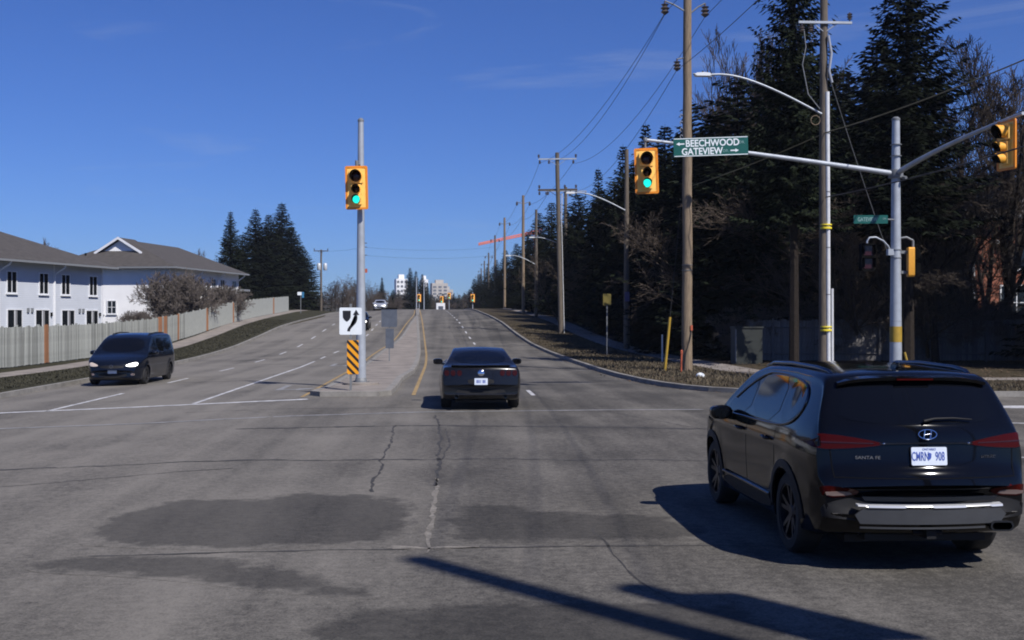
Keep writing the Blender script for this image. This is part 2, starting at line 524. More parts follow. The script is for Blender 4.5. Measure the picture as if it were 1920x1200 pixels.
def inside(poly, X, Y):
    X = np.asarray(X); Y = np.asarray(Y); r = np.zeros(X.shape, bool)
    n = len(poly); j = n - 1
    for i in range(n):
        xi, yi = poly[i]; xj, yj = poly[j]
        c = ((yi > Y) != (yj > Y))
        with np.errstate(divide='ignore', invalid='ignore'):
            r ^= c & (X < (xj - xi) * (Y - yi) / ((yj - yi) if yj != yi else 1e-12) + xi)
        j = i
    return r

def densify(poly, step, closed=True):
    out = []
    n = len(poly)
    for i in range(n if closed else n - 1):
        a, b = Vector(poly[i]), Vector(poly[(i + 1) % n])
        k = max(1, int(math.ceil((b - a).length / step)))
        out += [tuple(a.lerp(b, t / k)) for t in range(k)]
    if not closed: out.append(tuple(poly[-1]))
    return out

def edge_dist(poly, P):
    d = np.full(len(P), 1e9)
    n = len(poly)
    for i in range(n):
        a = np.array(poly[i]); b = np.array(poly[(i + 1) % n]); ab = b - a
        t = np.clip(((P - a) @ ab) / max(ab @ ab, 1e-12), 0, 1)
        d = np.minimum(d, np.linalg.norm(P - (a + t[:, None] * ab), axis=1))
    return d

def fill2d(poly, step, sx=1, sy=1):
    """outline + inner grid, triangulated; returns (pts, tris, n_outline)"""
    ol = densify(poly, step)
    xs = [p[0] for p in ol]; ys = [p[1] for p in ol]
    gx, gy = np.meshgrid(np.arange(min(xs) + step * sx / 2, max(xs), step * sx), np.arange(min(ys) + step * sy / 2, max(ys), step * sy))
    P = np.stack([gx.ravel(), gy.ravel()], 1)
    if len(P):
        P = P[inside(ol, P[:, 0], P[:, 1])]
        if len(P): P = P[edge_dist(ol, P) > step * .35]
    pts = [Vector(p) for p in ol] + [Vector(p) for p in P]
    r = delaunay_2d_cdt(pts, [], [list(range(len(ol)))], 1, 1e-5)
    return [tuple(v) for v in r[0]], [tuple(f) for f in r[2]]

def sheet(name, poly, mat, step=2., zoff=0., zf=road_z, parent=None, rim=None):
    v, f = fill2d(poly, step)
    me = bpy.data.meshes.new(name)
    me.from_pydata([(x, y, zf(x, y) + zoff) for x, y in v], [], f)
    bm = bmesh.new(); bm.from_mesh(me)
    bmesh.ops.recalc_face_normals(bm, faces=bm.faces)
    bm.normal_update()
    if sum(fc.normal.z for fc in bm.faces) < 0: bmesh.ops.reverse_faces(bm, faces=bm.faces)
    bm.to_mesh(me); bm.free()
    if rim:
        d = edge_dist(poly, np.array([(p.co.x, p.co.y) for p in me.vertices]))
        a = me.attributes.new('rim', 'FLOAT', 'POINT')
        a.data.foreach_set('value', np.clip(d / rim, 0, 1))
    me.polygons.foreach_set('use_smooth', [True] * len(me.polygons))
    return link(name, me, parent, mat)

def ribbon(name, pts, width, mat, zoff=.006, zf=road_z, parent=None, step=2.):
    """a painted line or crack: strip of given width(s) along a ground polyline"""
    p = densify(pts, step, False)
    w = width if isinstance(width, (list, tuple)) else None
    V = []; F = []
    for i, q in enumerate(p):
        a = Vector(p[max(i - 1, 0)]); b = Vector(p[min(i + 1, len(p) - 1)])
        t = (b - a).normalized(); n = Vector((-t.y, t.x))
        ww = (width if w is None else np.interp(i / (len(p) - 1), np.linspace(0, 1, len(w)), w)) / 2
        for s in (1, -1):
            x, y = q[0] + n.x * ww * s, q[1] + n.y * ww * s
            V.append((x, y, zf(x, y) + zoff))
    for i in range(len(p) - 1): F.append((2 * i, 2 * i + 1, 2 * i + 3, 2 * i + 2))
    me = bpy.data.meshes.new(name); me.from_pydata(V, [], F); me.update()
    return link(name, me, parent, mat)

def text_mesh(body, size, extrude=.002, align='CENTER', xs=1.0, bold=0.0):
    c = bpy.data.curves.new('t', 'FONT')
    c.body = body; c.size = size; c.extrude = extrude; c.align_x = align; c.align_y = 'CENTER'; c.offset = bold; c.resolution_u = 3
    o = bpy.data.objects.new('t', c); COL.objects.link(o)
    dg = bpy.context.evaluated_depsgraph_get()
    me = bpy.data.meshes.new_from_object(o.evaluated_get(dg))
    bpy.data.objects.remove(o); bpy.data.curves.remove(c)
    me.transform(Matrix.Diagonal((xs, 1, 1, 1)))
    vs_ = [v.co for v in me.vertices]
    cx = (min(v.x for v in vs_) + max(v.x for v in vs_)) / 2; cy = (min(v.y for v in vs_) + max(v.y for v in vs_)) / 2
    me.transform(Matrix.Translation((-cx, -cy, 0)))
    me.materials.clear()
    return me

def lettering(body, size, loc, mat, parent, rot=(R(90), 0, 0), xs=1.0, bold=0.0, name='lettering', align='CENTER'):
    o = link(name, text_mesh(body, size, xs=xs, bold=bold, align=align), parent, mat)
    o.location = loc; o.rotation_euler = rot
    return o

def chaikin(poly, it=2, closed=True):
    for _ in range(it):
        q = []
        n = len(poly)
        for i in range(n):
            a, b = poly[i], poly[(i + 1) % n]
            q.append((a[0] * .75 + b[0] * .25, a[1] * .75 + b[1] * .25))
            q.append((a[0] * .25 + b[0] * .75, a[1] * .25 + b[1] * .75))
        poly = q
    return poly

def rrect(x0, x1, y0, y1, r, n=4):
    out = []
    for cx, cy, a0 in ((x1 - r, y1 - r, 0), (x0 + r, y1 - r, 90), (x0 + r, y0 + r, 180), (x1 - r, y0 + r, 270)):
        for k in range(n + 1):
            a = R(a0 + 90 * k / n)
            out.append((cx + r * math.cos(a), cy + r * math.sin(a)))
    return out

# ================================================================== the setting
rng = random.Random(7)
# ground: one sheet to the horizon
def build_ground():
    xs = sorted(set([-3000, -1500, -800, -400, -200, -120, -80] + [x for x in range(-60, 61, 4)] + [80, 120, 200, 400, 800, 1500, 3000]))
    ys = sorted(set([-400, -150, -60, -30] + list(range(-10, 330, 5)) + [360, 400, 460, 600, 900, 1500, 2500, 4500]))
    V = [(x, y, road_z(max(-60, min(60, x)), y) - .05) for y in ys for x in xs]
    n = len(xs)
    F = [(j * n + i, j * n + i + 1, (j + 1) * n + i + 1, (j + 1) * n + i) for j in range(len(ys) - 1) for i in range(n - 1)]
    me = bpy.data.meshes.new('ground'); me.from_pydata(V, [], F); me.update()
    return tag(link('ground', me, None, 'ground'), kind='structure')
build_ground()

def cu(u, y): return (u + float(CURV(y)), y)
LK = knots([(-400, -13.1), (33, -13.1), (58, -13.3), (89, -13.2), (137, -12.6), (200, -12.4), (420, -12.4), (6000, -12.4)])  # left kerb
YS = list(np.arange(34, 421, 6.))

# carriageway + crossing street
rd = [(-90, 3), (-16, 2.6), (-13.8, 1), (-13.1, -3), (-13.1, -60), (6.1, -60), (6.1, -3), (6.1, 0), (6.3, 1.6), (6.8, 2.9), (7.6, 3.7), (9, 4.2), (11, 4.4), (14, 4.4), (90, 4), (90, 29.4), (40, 29.5), (15, 30.0), (10.5, 30.6),
      (8.3, 31.7), (7.1, 33.6), (6.4, 37.3), (6.05, 45)]
rd += [cu(6.05, y) for y in range(50, 421, 6)]
rd += [cu(float(LK(y)), y) for y in range(418, 33, -6)]
rd += [(-13.2, 32), (-14, 29.5), (-16.5, 27.6), (-22, 26.6), (-90, 26)]
road = tag(sheet('road', rd, 'asphalt', 2.5, .0), kind='structure')

NE_KERB = [(90, 29.4), (40, 29.5), (15, 30.0), (12.5, 30.2), (10.5, 30.6), (9.2, 31.05), (8.3, 31.7), (7.6, 32.5), (7.1, 33.6), (6.7, 35.2), (6.4, 37.3), (6.15, 41), (6.05, 45)] + [cu(6.05, y) for y in range(50, 421, 6)]
NW_KERB = [(-90, 26), (-22, 26.6), (-19, 27.0), (-16.5, 27.6), (-15, 28.5), (-14, 29.5), (-13.4, 30.8), (-13.2, 32)] + [cu(float(LK(y)), y) for y in range(34, 421, 6)]
SE_KERB = [(6.1, -60), (6.1, -3), (6.1, 0), (6.3, 1.6), (6.8, 2.9), (7.6, 3.7), (9, 4.2), (11, 4.4), (14, 4.4), (90, 4)]
SW_KERB = [(-90, 3), (-16, 2.6), (-14.6, 2), (-13.8, 1), (-13.3, -1), (-13.1, -3), (-13.1, -60)]
sheet_kw = dict(step=3., zoff=0, zf=verge_z)
tag(sheet('grass_verge', NE_KERB + [(90, 420)], 'grass', **sheet_kw), kind='structure')
tag(sheet('grass_verge', NW_KERB + [(-90, 420)], 'grass_left', **sheet_kw), kind='structure')
tag(sheet('grass_verge', SE_KERB + [(90, -60)], 'grass', **sheet_kw), kind='structure')
tag(sheet('grass_verge', SW_KERB + [(-90, -60)], 'grass_left', **sheet_kw), kind='structure')

def kerb(pts, side, mat='kerb', w=.16, top=.14, name='kerb', closed=False):
    """kerb stone along a polyline; side=+1: body lies left of the walking direction"""
    p = densify(pts, 2., closed)
    n = len(p); V = []; F = []
    for i, q in enumerate(p):
        a = Vector(p[(i - 1) % n if closed else max(i - 1, 0)]); b = Vector(p[(i + 1) % n if closed else min(i + 1, n - 1)])
        t = (b - a).normalized(); m = Vector((-t.y, t.x)) * side
        for off, z in ((-.012, -.06), (0, top - .02), (.025, top), (w, top), (w, -.06)):
            x, y = q[0] + m.x * off, q[1] + m.y * off
            V.append((x, y, road_z(x, y) + z))
    for i in range(n if closed else n - 1):
        j = (i + 1) % n
        for k in range(4): F.append((5 * i + k, 5 * i + k + 1, 5 * j + k + 1, 5 * j + k))
    me = bpy.data.meshes.new(name); me.from_pydata(V, [], F)
    bm = bmesh.new(); bm.from_mesh(me); bmesh.ops.recalc_face_normals(bm, faces=bm.faces); bm.to_mesh(me); bm.free()
    return tag(link(name, me, None, mat), kind='structure')
kerb(NE_KERB, -1); kerb(NW_KERB, 1); kerb(SE_KERB, -1); kerb(SW_KERB, -1)

# pavements (concrete walks)
def walk(pts, w, name='pavement', zoff=.012):
    return tag(ribbon(name, pts, w, 'concrete', zoff, verge_z), kind='structure')
walk([(90, 35.6), (20, 36.0), (14, 36.6), (12, 38.5), (11.2, 42)] + [cu(11.2, y) for y in range(48, 300, 6)], 1.6)
walk([(-90, 33.5), (-26, 34), (-19.5, 37), (-17.4, 42)] + [cu(-17.2, y) for y in range(48, 300, 6)], 1.5)

# median island
MLu = knots([(30, -3.75), (60, -3.75), (84, -2.75), (130, -1.45), (170, -1.3), (420, -1.3)])
isl_l = [(-3.72, 31.6)] + [cu(float(MLu(y)) + .25, y) for y in range(34, 300, 5)]
isl_r = [cu(-1.2 if y > 40 else -1.45, y) for y in range(299, 33, -5)] + [(-1.5, 31.6)]
isl = [(-3.5, 31.2), (-1.8, 31.15), (-1.5, 31.6)][::-1]
ring = isl_l + isl_r + [(-1.8, 31.12), (-3.4, 31.12)]
tag(sheet('median_island', ring, 'concrete', 1.5, .125), kind='structure')
kerb(ring, -1, 'kerb', .2, .135, 'kerb', closed=True)

# painted lines (parts of the road)
def line(pts, w, m='line_white', name='lane_line', z=.006): return ribbon(name, pts, w, m, z, parent=road)
line([cu(-.88, y) for y in np.arange(31.5, 300, 3)], .11, 'line_yellow', 'edge_line')
line([cu(float(MLu(y)) - .12, y) for y in np.arange(31, 300, 3)], .11, 'line_yellow', 'edge_line')
L1 = knots([(20, -6.45), (60, -6.4), (84, -5.2), (130, -4.5), (420, -4.4)])
L2 = knots([(20, -9.75), (40, -9.7), (60, -9.4), (89, -9.0), (130, -8.4), (420, -8.3)])
def lineu(fn, y0, y1, w, m='line_white', name='lane_line'):
    return line([cu(float(fn(y)), y) for y in np.linspace(y0, y1, max(2, int((y1 - y0) / 1.5) + 1))], w, m, name)
lineu(L1, 29.6, 57, .12)
lineu(L2, 28.4, 35, .13)
for y in np.arange(40.5, 300, 8.6): lineu(L2, y, y + 3, .12, name='lane_dash')
for y in np.arange(60, 300, 6.3): lineu(L1, y, y + 2.4, .12, name='lane_dash')
for y in np.arange(31.2, 300, 6.3): line([cu(2.42, y), cu(2.42, y + 2.2)], .12, name='lane_dash')
line([(-12.7, 27.9), (-8, 28.9), (-3.6, 30.1)], .30, name='stop_line')
line([(-12.5, 23.6), (-6.3, 24.1), (-.4, 25.9), (3.8, 26.2), (6, 26.2)], .16, 'line_faint', 'crosswalk_line')
line([(12.6, 26.6), (16.5, 26.2)], .75, name='stop_line')
line([(10.6, 22.7), (16, 21.2)], .12, name='lane_line')
line([(8.2, 17.2), (12, 15.6)], .12, name='lane_line')
def arrow(cx, cy, s=1.0):
    # left-turn arrow seen from the far side of the stop line
    P = [(-.1, -1.6), (.1, -1.6), (.1, .5), (.55, .5), (.55, .2), (1.2, .65), (.55, 1.1), (.55, .8), (-.1, .8)]
    return sheet('turn_arrow', [(cx + a * s, cy - b * s) for a, b in P], 'line_faint', .5, .006, parent=road)
arrow(-5.0, 35.2); arrow(-5.1, 52)

# repairs and cracks in the near surface
PATCH = [[(-3.65, 11.0), (-3.6, 13.1), (-3.1, 13.75), (-2.4, 13.6), (-1.8, 14.15), (-1.0, 13.9), (-.5, 13.7), (-.27, 12.9), (-.26, 11.6), (-.5, 10.9), (-1.3, 10.75), (-2.05, 10.6), (-3.0, 10.8)],
         [(-.02, 12.5), (.15, 13.1), (.55, 13.25), (1.0, 12.75), (1.45, 12.5), (2.4, 12.3), (2.75, 11.4), (2.6, 10.8), (1.4, 10.85), (.4, 10.75), (.06, 11.0), (-.12, 11.8)],
         [(-3.65, 10.5), (-2.2, 10.45), (-1.4, 10.0), (-.6, 9.2), (-.4, 8.6), (-1.4, 9.0), (-2.6, 9.6), (-3.65, 9.8)],
         [(-1.2, 8.2), (.2, 8.7), (2.2, 8.6), (2.6, 7.4), (1.4, 6.6), (-.6, 6.9)],
         [(3.4, 17.0), (5.4, 17.5), (7, 17.4), (6.8, 16.6), (4.6, 16.2)]]
for p in PATCH: sheet('asphalt_patch', chaikin(p, 2), 'asphalt_patch', .09, .0013, parent=road, rim=.42)
def crack(pts, w, seed, amp=.06, m='crack', step=.16, z=.0028):
    r = random.Random(seed)
    p = densify(pts, step, False); q = []; ox = oy = 0
    for i, a in enumerate(p):
        ox = ox * .8 + r.uniform(-amp, amp); oy = oy * .8 + r.uniform(-amp, amp)
        q.append((a[0] + ox, a[1] + oy))
    ws = [w * r.uniform(.25, 1.5) for _ in range(len(q))]
    return ribbon('road_crack', q, ws, m, z, parent=road, step=9)
crack([(-4, 22.2), (-1, 22.7), (2, 22.3), (6, 21.4)], .17, 1)
crack([(-7.2, 16.9), (-3, 17.2), (0, 17.3), (3, 17.0), (5.2, 16.7)], .10, 2)
crack([(-.2, 25), (-.15, 22), (-.12, 19), (-.1, 17.2), (-.12, 14.5)], .05, 3, .03)
crack([(.02, 22), (.05, 19.5), (-.05, 17.2)], .03, 4, .02)
crack([(-.12, 15.2), (-.13, 13.2), (-.14, 11.8), (-.17, 10.4)], .055, 5, .015, 'crack_pale')
crack([(-.55, 10.72), (-.2, 10.62), (.3, 10.66)], .12, 15, .02, 'crack_pale')
crack([(-1.0, 22.7), (-.95, 19.8), (-.95, 17.3), (-.93, 15), (-.9, 14.1)], .035, 6, .03)
crack([(-3.2, 10.45), (-1.2, 10.6), (1.4, 10.62), (3.2, 10.5)], .04, 7, .02)
crack([(1.5, 11.5), (1.55, 10.4), (1.62, 9), (1.8, 8.2)], .02, 8, .02)
crack([(2.6, 30), (4.2, 24), (5.8, 19)], .03, 9, .02)
crack([(-9, 13.5), (-5, 15.5), (-3, 16.4)], .03, 10, .03)
crack([(-6, 26.8), (0, 27.3), (5.5, 27)], .04, 11, .03)
for y in (46.5, 57.5, 66, 78): crack([cu(-.6, y), cu(6, y + 1.2)], .10, int(y), .04, 'crack', .5)
for y in (41, 55, 73): crack([cu(-13, y), cu(-6.5, y - .6)], .09, int(y) + 3, .04, 'crack', .5)

# short dead grass along the visible verges
def grass_tufts(name, region, n, seed, mat, h=(.05, .13)):
    r = np.random.default_rng(seed)
    xs = [p[0] for p in region]; ys = [p[1] for p in region]
    P = np.stack([r.uniform(min(xs), max(xs), n * 3), r.uniform(min(ys), max(ys), n * 3)], 1)
    P = P[inside(region, P[:, 0], P[:, 1])][:n]
    V = np.zeros((len(P) * 3, 3))
    a = r.uniform(0, 2 * math.pi, len(P)); hh = r.uniform(*h, len(P)); w = r.uniform(.012, .03, len(P))
    z = np.array([verge_z(x, y) for x, y in P])
    lean = r.normal(0, .05, (len(P), 2))
    V[0::3] = np.stack([P[:, 0] - np.cos(a) * w, P[:, 1] - np.sin(a) * w, z], 1)
    V[1::3] = np.stack([P[:, 0] + np.cos(a) * w, P[:, 1] + np.sin(a) * w, z], 1)
    V[2::3] = np.stack([P[:, 0] + lean[:, 0], P[:, 1] + lean[:, 1], z + hh], 1)
    me = bpy.data.meshes.new(name)
    me.from_pydata(V.tolist(), [], [(3 * i, 3 * i + 1, 3 * i + 2) for i in range(len(P))]); me.update()
    return tag(link(name, me, None, mat), kind='stuff')
o = grass_tufts('grass', [(6.6, 38), (7.4, 33.9), (9, 31.7), (11, 31), (16, 30.4), (20, 34), (13.2, 35.6), (11, 37.5), (10.2, 42)] + [cu(10.3, y) for y in range(48, 100, 6)] + [cu(6.4, y) for y in range(96, 40, -6)], 26000, 3, 'blade')
tag(o, 'dry tan grass on the verge beside the right kerb', 'grass')
o = grass_tufts('grass', [(-13.5, 34), (-16.5, 36)] + [cu(-16.3, y) for y in range(42, 120, 6)] + [cu(-13.7, y) for y in range(114, 34, -6)], 26000, 4, 'blade_left', (.03, .08))
tag(o, 'short dull grass strip between left kerb and pavement', 'grass')

# dead leaves and grit gathered on the right verge and in the gutter
def litter(name, region, n, seed, zf, label, zo=.015):
    r = np.random.default_rng(seed)
    xs = [p[0] for p in region]; ys = [p[1] for p in region]
    P = np.stack([r.uniform(min(xs), max(xs), n * 4), r.uniform(min(ys), max(ys), n * 4)], 1)
    P = P[inside(region, P[:, 0], P[:, 1])][:n]
    V = []; F = []
    for x, y in P:
        s = r.uniform(.02, .055); a = r.uniform(0, 6.28); z = zf(x, y) + zo; i = len(V)
        for k in range(4):
            b_ = a + k * 1.571; q = s * (1 if k % 2 else .6)
            V.append((x + q * math.cos(b_), y + q * math.sin(b_), z + r.uniform(0, .03)))
        F.append((i, i + 1, i + 2, i + 3))
    me = bpy.data.meshes.new(name); me.from_pydata(V, [], F); me.update()
    return tag(link(name, me, None, 'litter'), label, 'leaf litter', None, 'stuff')
litter('leaf_litter', [(7.2, 34.2), (9, 31.8), (12, 30.9), (22, 30.4), (26, 50), (14, 50)] + [cu(13.2, y) for y in range(52, 100, 6)] + [cu(6.4, y) for y in range(96, 40, -6)], 9000, 8, verge_z, 'dead brown leaves scattered over the right verge', .03)
litter('leaf_litter', [(5.7, 40), (6.5, 33.8), (8, 31.4), (10.4, 30.3), (10.5, 30.6), (8.3, 31.7), (7.1, 33.6), (6.4, 37.3)] + [cu(6.05, y) for y in range(46, 90, 6)] + [cu(5.75, y) for y in range(88, 40, -6)], 1500, 9, road_z, 'dead brown leaves gathered in the right gutter', .008)

# ================================================================== vehicles
class Body:
    """car shell from a side silhouette (ztop, zbot), plan half-width W and tumblehome T; y runs along the car, y=0 is the end given first"""
    def __init__(s, ztop, zbot, W, T, bow0=.16, bow1=.2, r=.07, crown=.035, flares=(), ny=130):
        s.L = ztop[-1][0]
        zt, zb, w, t = knots(ztop), knots(zbot), knots(W), knots(T)
        # stations evenly spread along the upper silhouette
        yy = np.linspace(0, s.L, 4000); zz = zt(yy)
        d = np.concatenate([[0], np.cumsum(np.hypot(np.diff(yy), np.diff(zz)))])
        ys = np.interp(np.linspace(0, d[-1], ny), d, yy)
        NS, NC, NT = 34, 6, 14
        rings = []
        for y in ys:
            top, bot = float(zt(y)), float(zb(y)); ww = float(w(y))
            rr = min(r, (top - bot) * .3)
            pts = [(0, bot), (ww * .45, bot), (ww * float(t(bot)) - .05, bot)]
            for k in range(NS):
                f = k / (NS - 1)
                z = bot + .03 + (top - rr - bot - .03) * f
                x = ww * float(t(z))
                for (fy, fr, fa) in flares:      # wheel-arch flares
                    dd = math.hypot(y - fy, z - fr)
                    x += fa * math.exp(-((dd - fr * 1.12) / .09) ** 2) if z < .95 else 0
                pts.append((x, z))
            xe, ze = pts[-1]
            for k in range(1, NC + 1):
                a = math.pi / 2 * k / NC
                pts.append((xe - rr * 1.5 * (1 - math.cos(a)), ze + rr * math.sin(a)))
            x1, z1 = pts[-1]
            for k in range(1, NT + 1):
                f = 1 - k / NT
                pts.append((x1 * f, z1 + crown * (1 - f * f)))
            rings.append([(x, y, z) for x, z in pts])
        A = np.array(rings)                       # ny, n, 3
        # bow the two ends in plan
        for end, k in ((0, bow0), (s.L, -bow1)):
            dist = np.abs(A[:, :, 1] - end)
            wgt = np.clip(1 - dist / 1.2, 0, 1) ** 1.5
            A[:, :, 1] += k * (A[:, :, 0] / .95) ** 2 * wgt
        n = A.shape[1]
        V = [tuple(p) for ring in A for p in ring]
        Fc = []
        for i in range(ny - 1):
            for k in range(n - 1):
                Fc.append((i * n + k, i * n + k + 1, (i + 1) * n + k + 1, (i + 1) * n + k))
        off = len(V)
        V += [(-x, y, z) for x, y, z in V]
        Fc += [tuple(i + off for i in f[::-1]) for f in Fc]
        # end caps: strips between the two halves
        for i in (0, ny - 1):
            for k in range(n - 1):
                q = (i * n + k, i * n + k + 1, off + i * n + k + 1, off + i * n + k)
                Fc.append(q if i else q[::-1])
        me = bpy.data.meshes.new('body'); me.from_pydata(V, [], Fc)
        bm = bmesh.new(); bm.from_mesh(me)
        bmesh.ops.remove_doubles(bm, verts=bm.verts, dist=1e-4)
        bmesh.ops.dissolve_degenerate(bm, dist=1e-5, edges=bm.edges)
        bmesh.ops.recalc_face_normals(bm, faces=bm.faces)
        s.bvh = BVHTree.FromBMesh(bm)
        bm.to_mesh(me); bm.free()
        s.me = me
    def cut_wheels(s, wheels):
        """wheels: (y, z, r, x_inner)"""
        o = bpy.data.objects.new('tmp', s.me); COL.objects.link(o)
        mb = MB()
        for (y, z, rr, xi) in wheels:
            for sg in (-1, 1):
                Mx = Matrix.Translation((sg * xi, y, z)) @ Matrix.Rotation(sg * math.pi / 2, 4, 'Y')
                mb.lathe([(rr, 0), (rr, .9)], 40, 0, Mx)
        c = link('tmpcut', mb.mesh('cut'), None)
        md = o.modifiers.new('b', 'BOOLEAN'); md.operation = 'DIFFERENCE'; md.object = c; md.solver = 'EXACT'
        bpy.context.view_layer.update()
        me = bpy.data.meshes.new_from_object(o.evaluated_get(bpy.context.evaluated_depsgraph_get()))
        bpy.data.objects.remove(o); bpy.data.objects.remove(c)
        s.me = me
    def make(s, mat, parent):
        smooth_mesh(s.me, 38)
        s.me.materials.clear()
        o = link('body', s.me, parent, mat)
        return o
    def hit(s, a, b, proj):
        o, d = {'y-': (Vector((a, -4, b)), Vector((0, 1, 0))), 'y+': (Vector((a, s.L + 4, b)), Vector((0, -1, 0))),
                'x-': (Vector((-4, a, b)), Vector((1, 0, 0))), 'x+': (Vector((4, a, b)), Vector((-1, 0, 0))),
                'z+': (Vector((a, b, 5)), Vector((0, 0, -1)))}[proj]
        h = s.bvh.ray_cast(o, d)
        if h[0] is None:
            q = {'y-': (a, 0, b), 'y+': (a, s.L, b), 'x-': (-.9, a, b), 'x+': (.9, a, b), 'z+': (a, b, 1.5)}[proj]
            h = s.bvh.find_nearest(Vector(q))
        n = h[1] if h[1].dot(d) < 0 else -h[1]
        return h[0], n, d
    def patch(s, name, outline, proj, mat, parent, off=.004, step=.05, skirt=.02, rnd=2):
        """a panel laid on the shell: outline in the projected plane, with its own rim"""
        if rnd: outline = chaikin(outline, rnd)
        pts, tris = fill2d(outline, step)
        V = []; B = []
        for a, b in pts:
            p, n, d = s.hit(a, b, proj)
            V.append(tuple(p + n * off)); B.append(tuple(p - n * skirt))
        ec = {}
        for t in tris:
            for i in range(3):
                e = (t[i], t[(i + 1) % 3]); k = tuple(sorted(e)); ec.setdefault(k, []).append(e)
        nv = len(V); Fc = list(tris)
        V += B
        for k, es in ec.items():
            if len(es) == 1:
                i, j = es[0]; Fc.append((j, i, i + nv, j + nv))
        me = bpy.data.meshes.new(name); me.from_pydata(V, [], Fc)
        bm = bmesh.new(); bm.from_mesh(me)
        bmesh.ops.delete(bm, geom=[v for v in bm.verts if not v.link_faces], context='VERTS')
        bmesh.ops.recalc_face_normals(bm, faces=bm.faces)
        bm.normal_update()
        _, nn, d = s.hit(*[sum(c) / len(outline) for c in zip(*outline)], proj)
        big = max(bm.faces, key=lambda f: f.calc_area())
        if big.normal.dot(nn) < 0: bmesh.ops.reverse_faces(bm, faces=bm.faces)
        bm.to_mesh(me); bm.free()
        smooth_mesh(me, 40)
        return link(name, me, parent, mat)
    def strip(s, name, pts, w, proj, mat, parent, off=.006):
        """thin trim following the shell along a projected polyline"""
        V = []
        p = densify(pts, .04, False)
        mb = MB()
        P = []
        for a, b in p:
            h, n, d = s.hit(a, b, proj); P.append(h + n * off)
        mb.tube(P, w, 6)
        return mb.build(name, mat, parent, 50)

def mirror_x(poly): return [(-a, b) for a, b in poly]

def car_wheel(parent, x, y, r, w, spokes=5, mat='rim', side=1, cover=.69):
    Mx = Matrix.Translation((x, y, r)) @ Matrix.Rotation(side * math.pi / 2, 4, 'Y')
    mb = MB()
    ri = r * cover
    mb.lathe([(ri, -w / 2), (r * .9, -w / 2), (r * .975, -w * .4), (r, -w * .25), (r, w * .25), (r * .975, w * .4), (r * .9, w / 2), (ri, w / 2)], 32, 0, Mx, closed=True)
    t = mb.build('wheel', 'tyre', parent, 40)
    rm = MB()
    rm.lathe([(ri * 1.0, w * .47), (ri * .95, w * .46), (ri * .93, w * .1), (ri * .93, -w * .4), (ri * 1.0, -w * .4)], 32, 0, Mx, closed=True)
    rm.lathe([(.0, w * .36), (.055, w * .36), (.07, w * .3), (.07, 0), (0, 0)], 16, 0, Mx)
    for k in range(spokes):
        for dd in (-.16, .16):
            a = 2 * math.pi * k / spokes + dd
            c, sn = math.cos(a), math.sin(a)
            p0 = Vector((c * .05, sn * .05, w * .33)); p1 = Vector((math.cos(a + dd * .35) * ri * .95, math.sin(a + dd * .35) * ri * .95, w * .42))
            tv = Vector((-sn, c, 0)) * .022
            q = [p0 - tv, p0 + tv, p1 + tv * .8, p1 - tv * .8]
            q2 = [v - Vector((0, 0, .05)) for v in q]
            rm.add([Mx @ v for v in q + q2], [(0, 1, 2, 3), (7, 6, 5, 4), (0, 4, 5, 1), (1, 5, 6, 2), (2, 6, 7, 3), (3, 7, 4, 0)])
    rm.build('rim', mat, t, 40)
    bk = MB(); bk.lathe([(0, 0), (ri * .9, 0), (ri * .9, -.03), (0, -.03)], 24, 0, Mx)
    bk.build('brake_disc', 'plastic', t, 40)
    return t

def mirror(parent, x, y, z, mat, side, fwd=1):
    mb = MB()
    prof = chaikin([(-.11, -.07), (.10, -.075), (.13, .0), (.11, .075), (-.08, .085), (-.13, .02)], 2)
    n = len(prof)
    rings = []
    for k, (dy, sc) in enumerate(((-.07, .80), (-.065, .96), (-.02, 1.0), (.05, .92), (.10, .62), (.115, .2))):
        rings.append([(x + side * a * sc, y + fwd * dy, z + b * sc) for a, b in prof])
    V = [p for r_ in rings for p in r_]
    F = [(i * n + k, i * n + (k + 1) % n, (i + 1) * n + (k + 1) % n, (i + 1) * n + k) for i in range(5) for k in range(n)]
    F += [tuple(range(n)), tuple(5 * n + k for k in range(n))]
    mb.add(V, F)
    mb.box(min(x - side * .24, x - side * .08), max(x - side * .24, x - side * .08), y - .03, y + .05, z - .075, z - .035)
    o = mb.build('wing_mirror', mat, parent, 50)
    g = MB(); g.prism([(x + side * a * .7, z + b * .7) for a, b in prof], y - fwd * .0725, y - fwd * .0705, 'y')
    g.build('mirror_glass', 'car_glass', o)
    return o

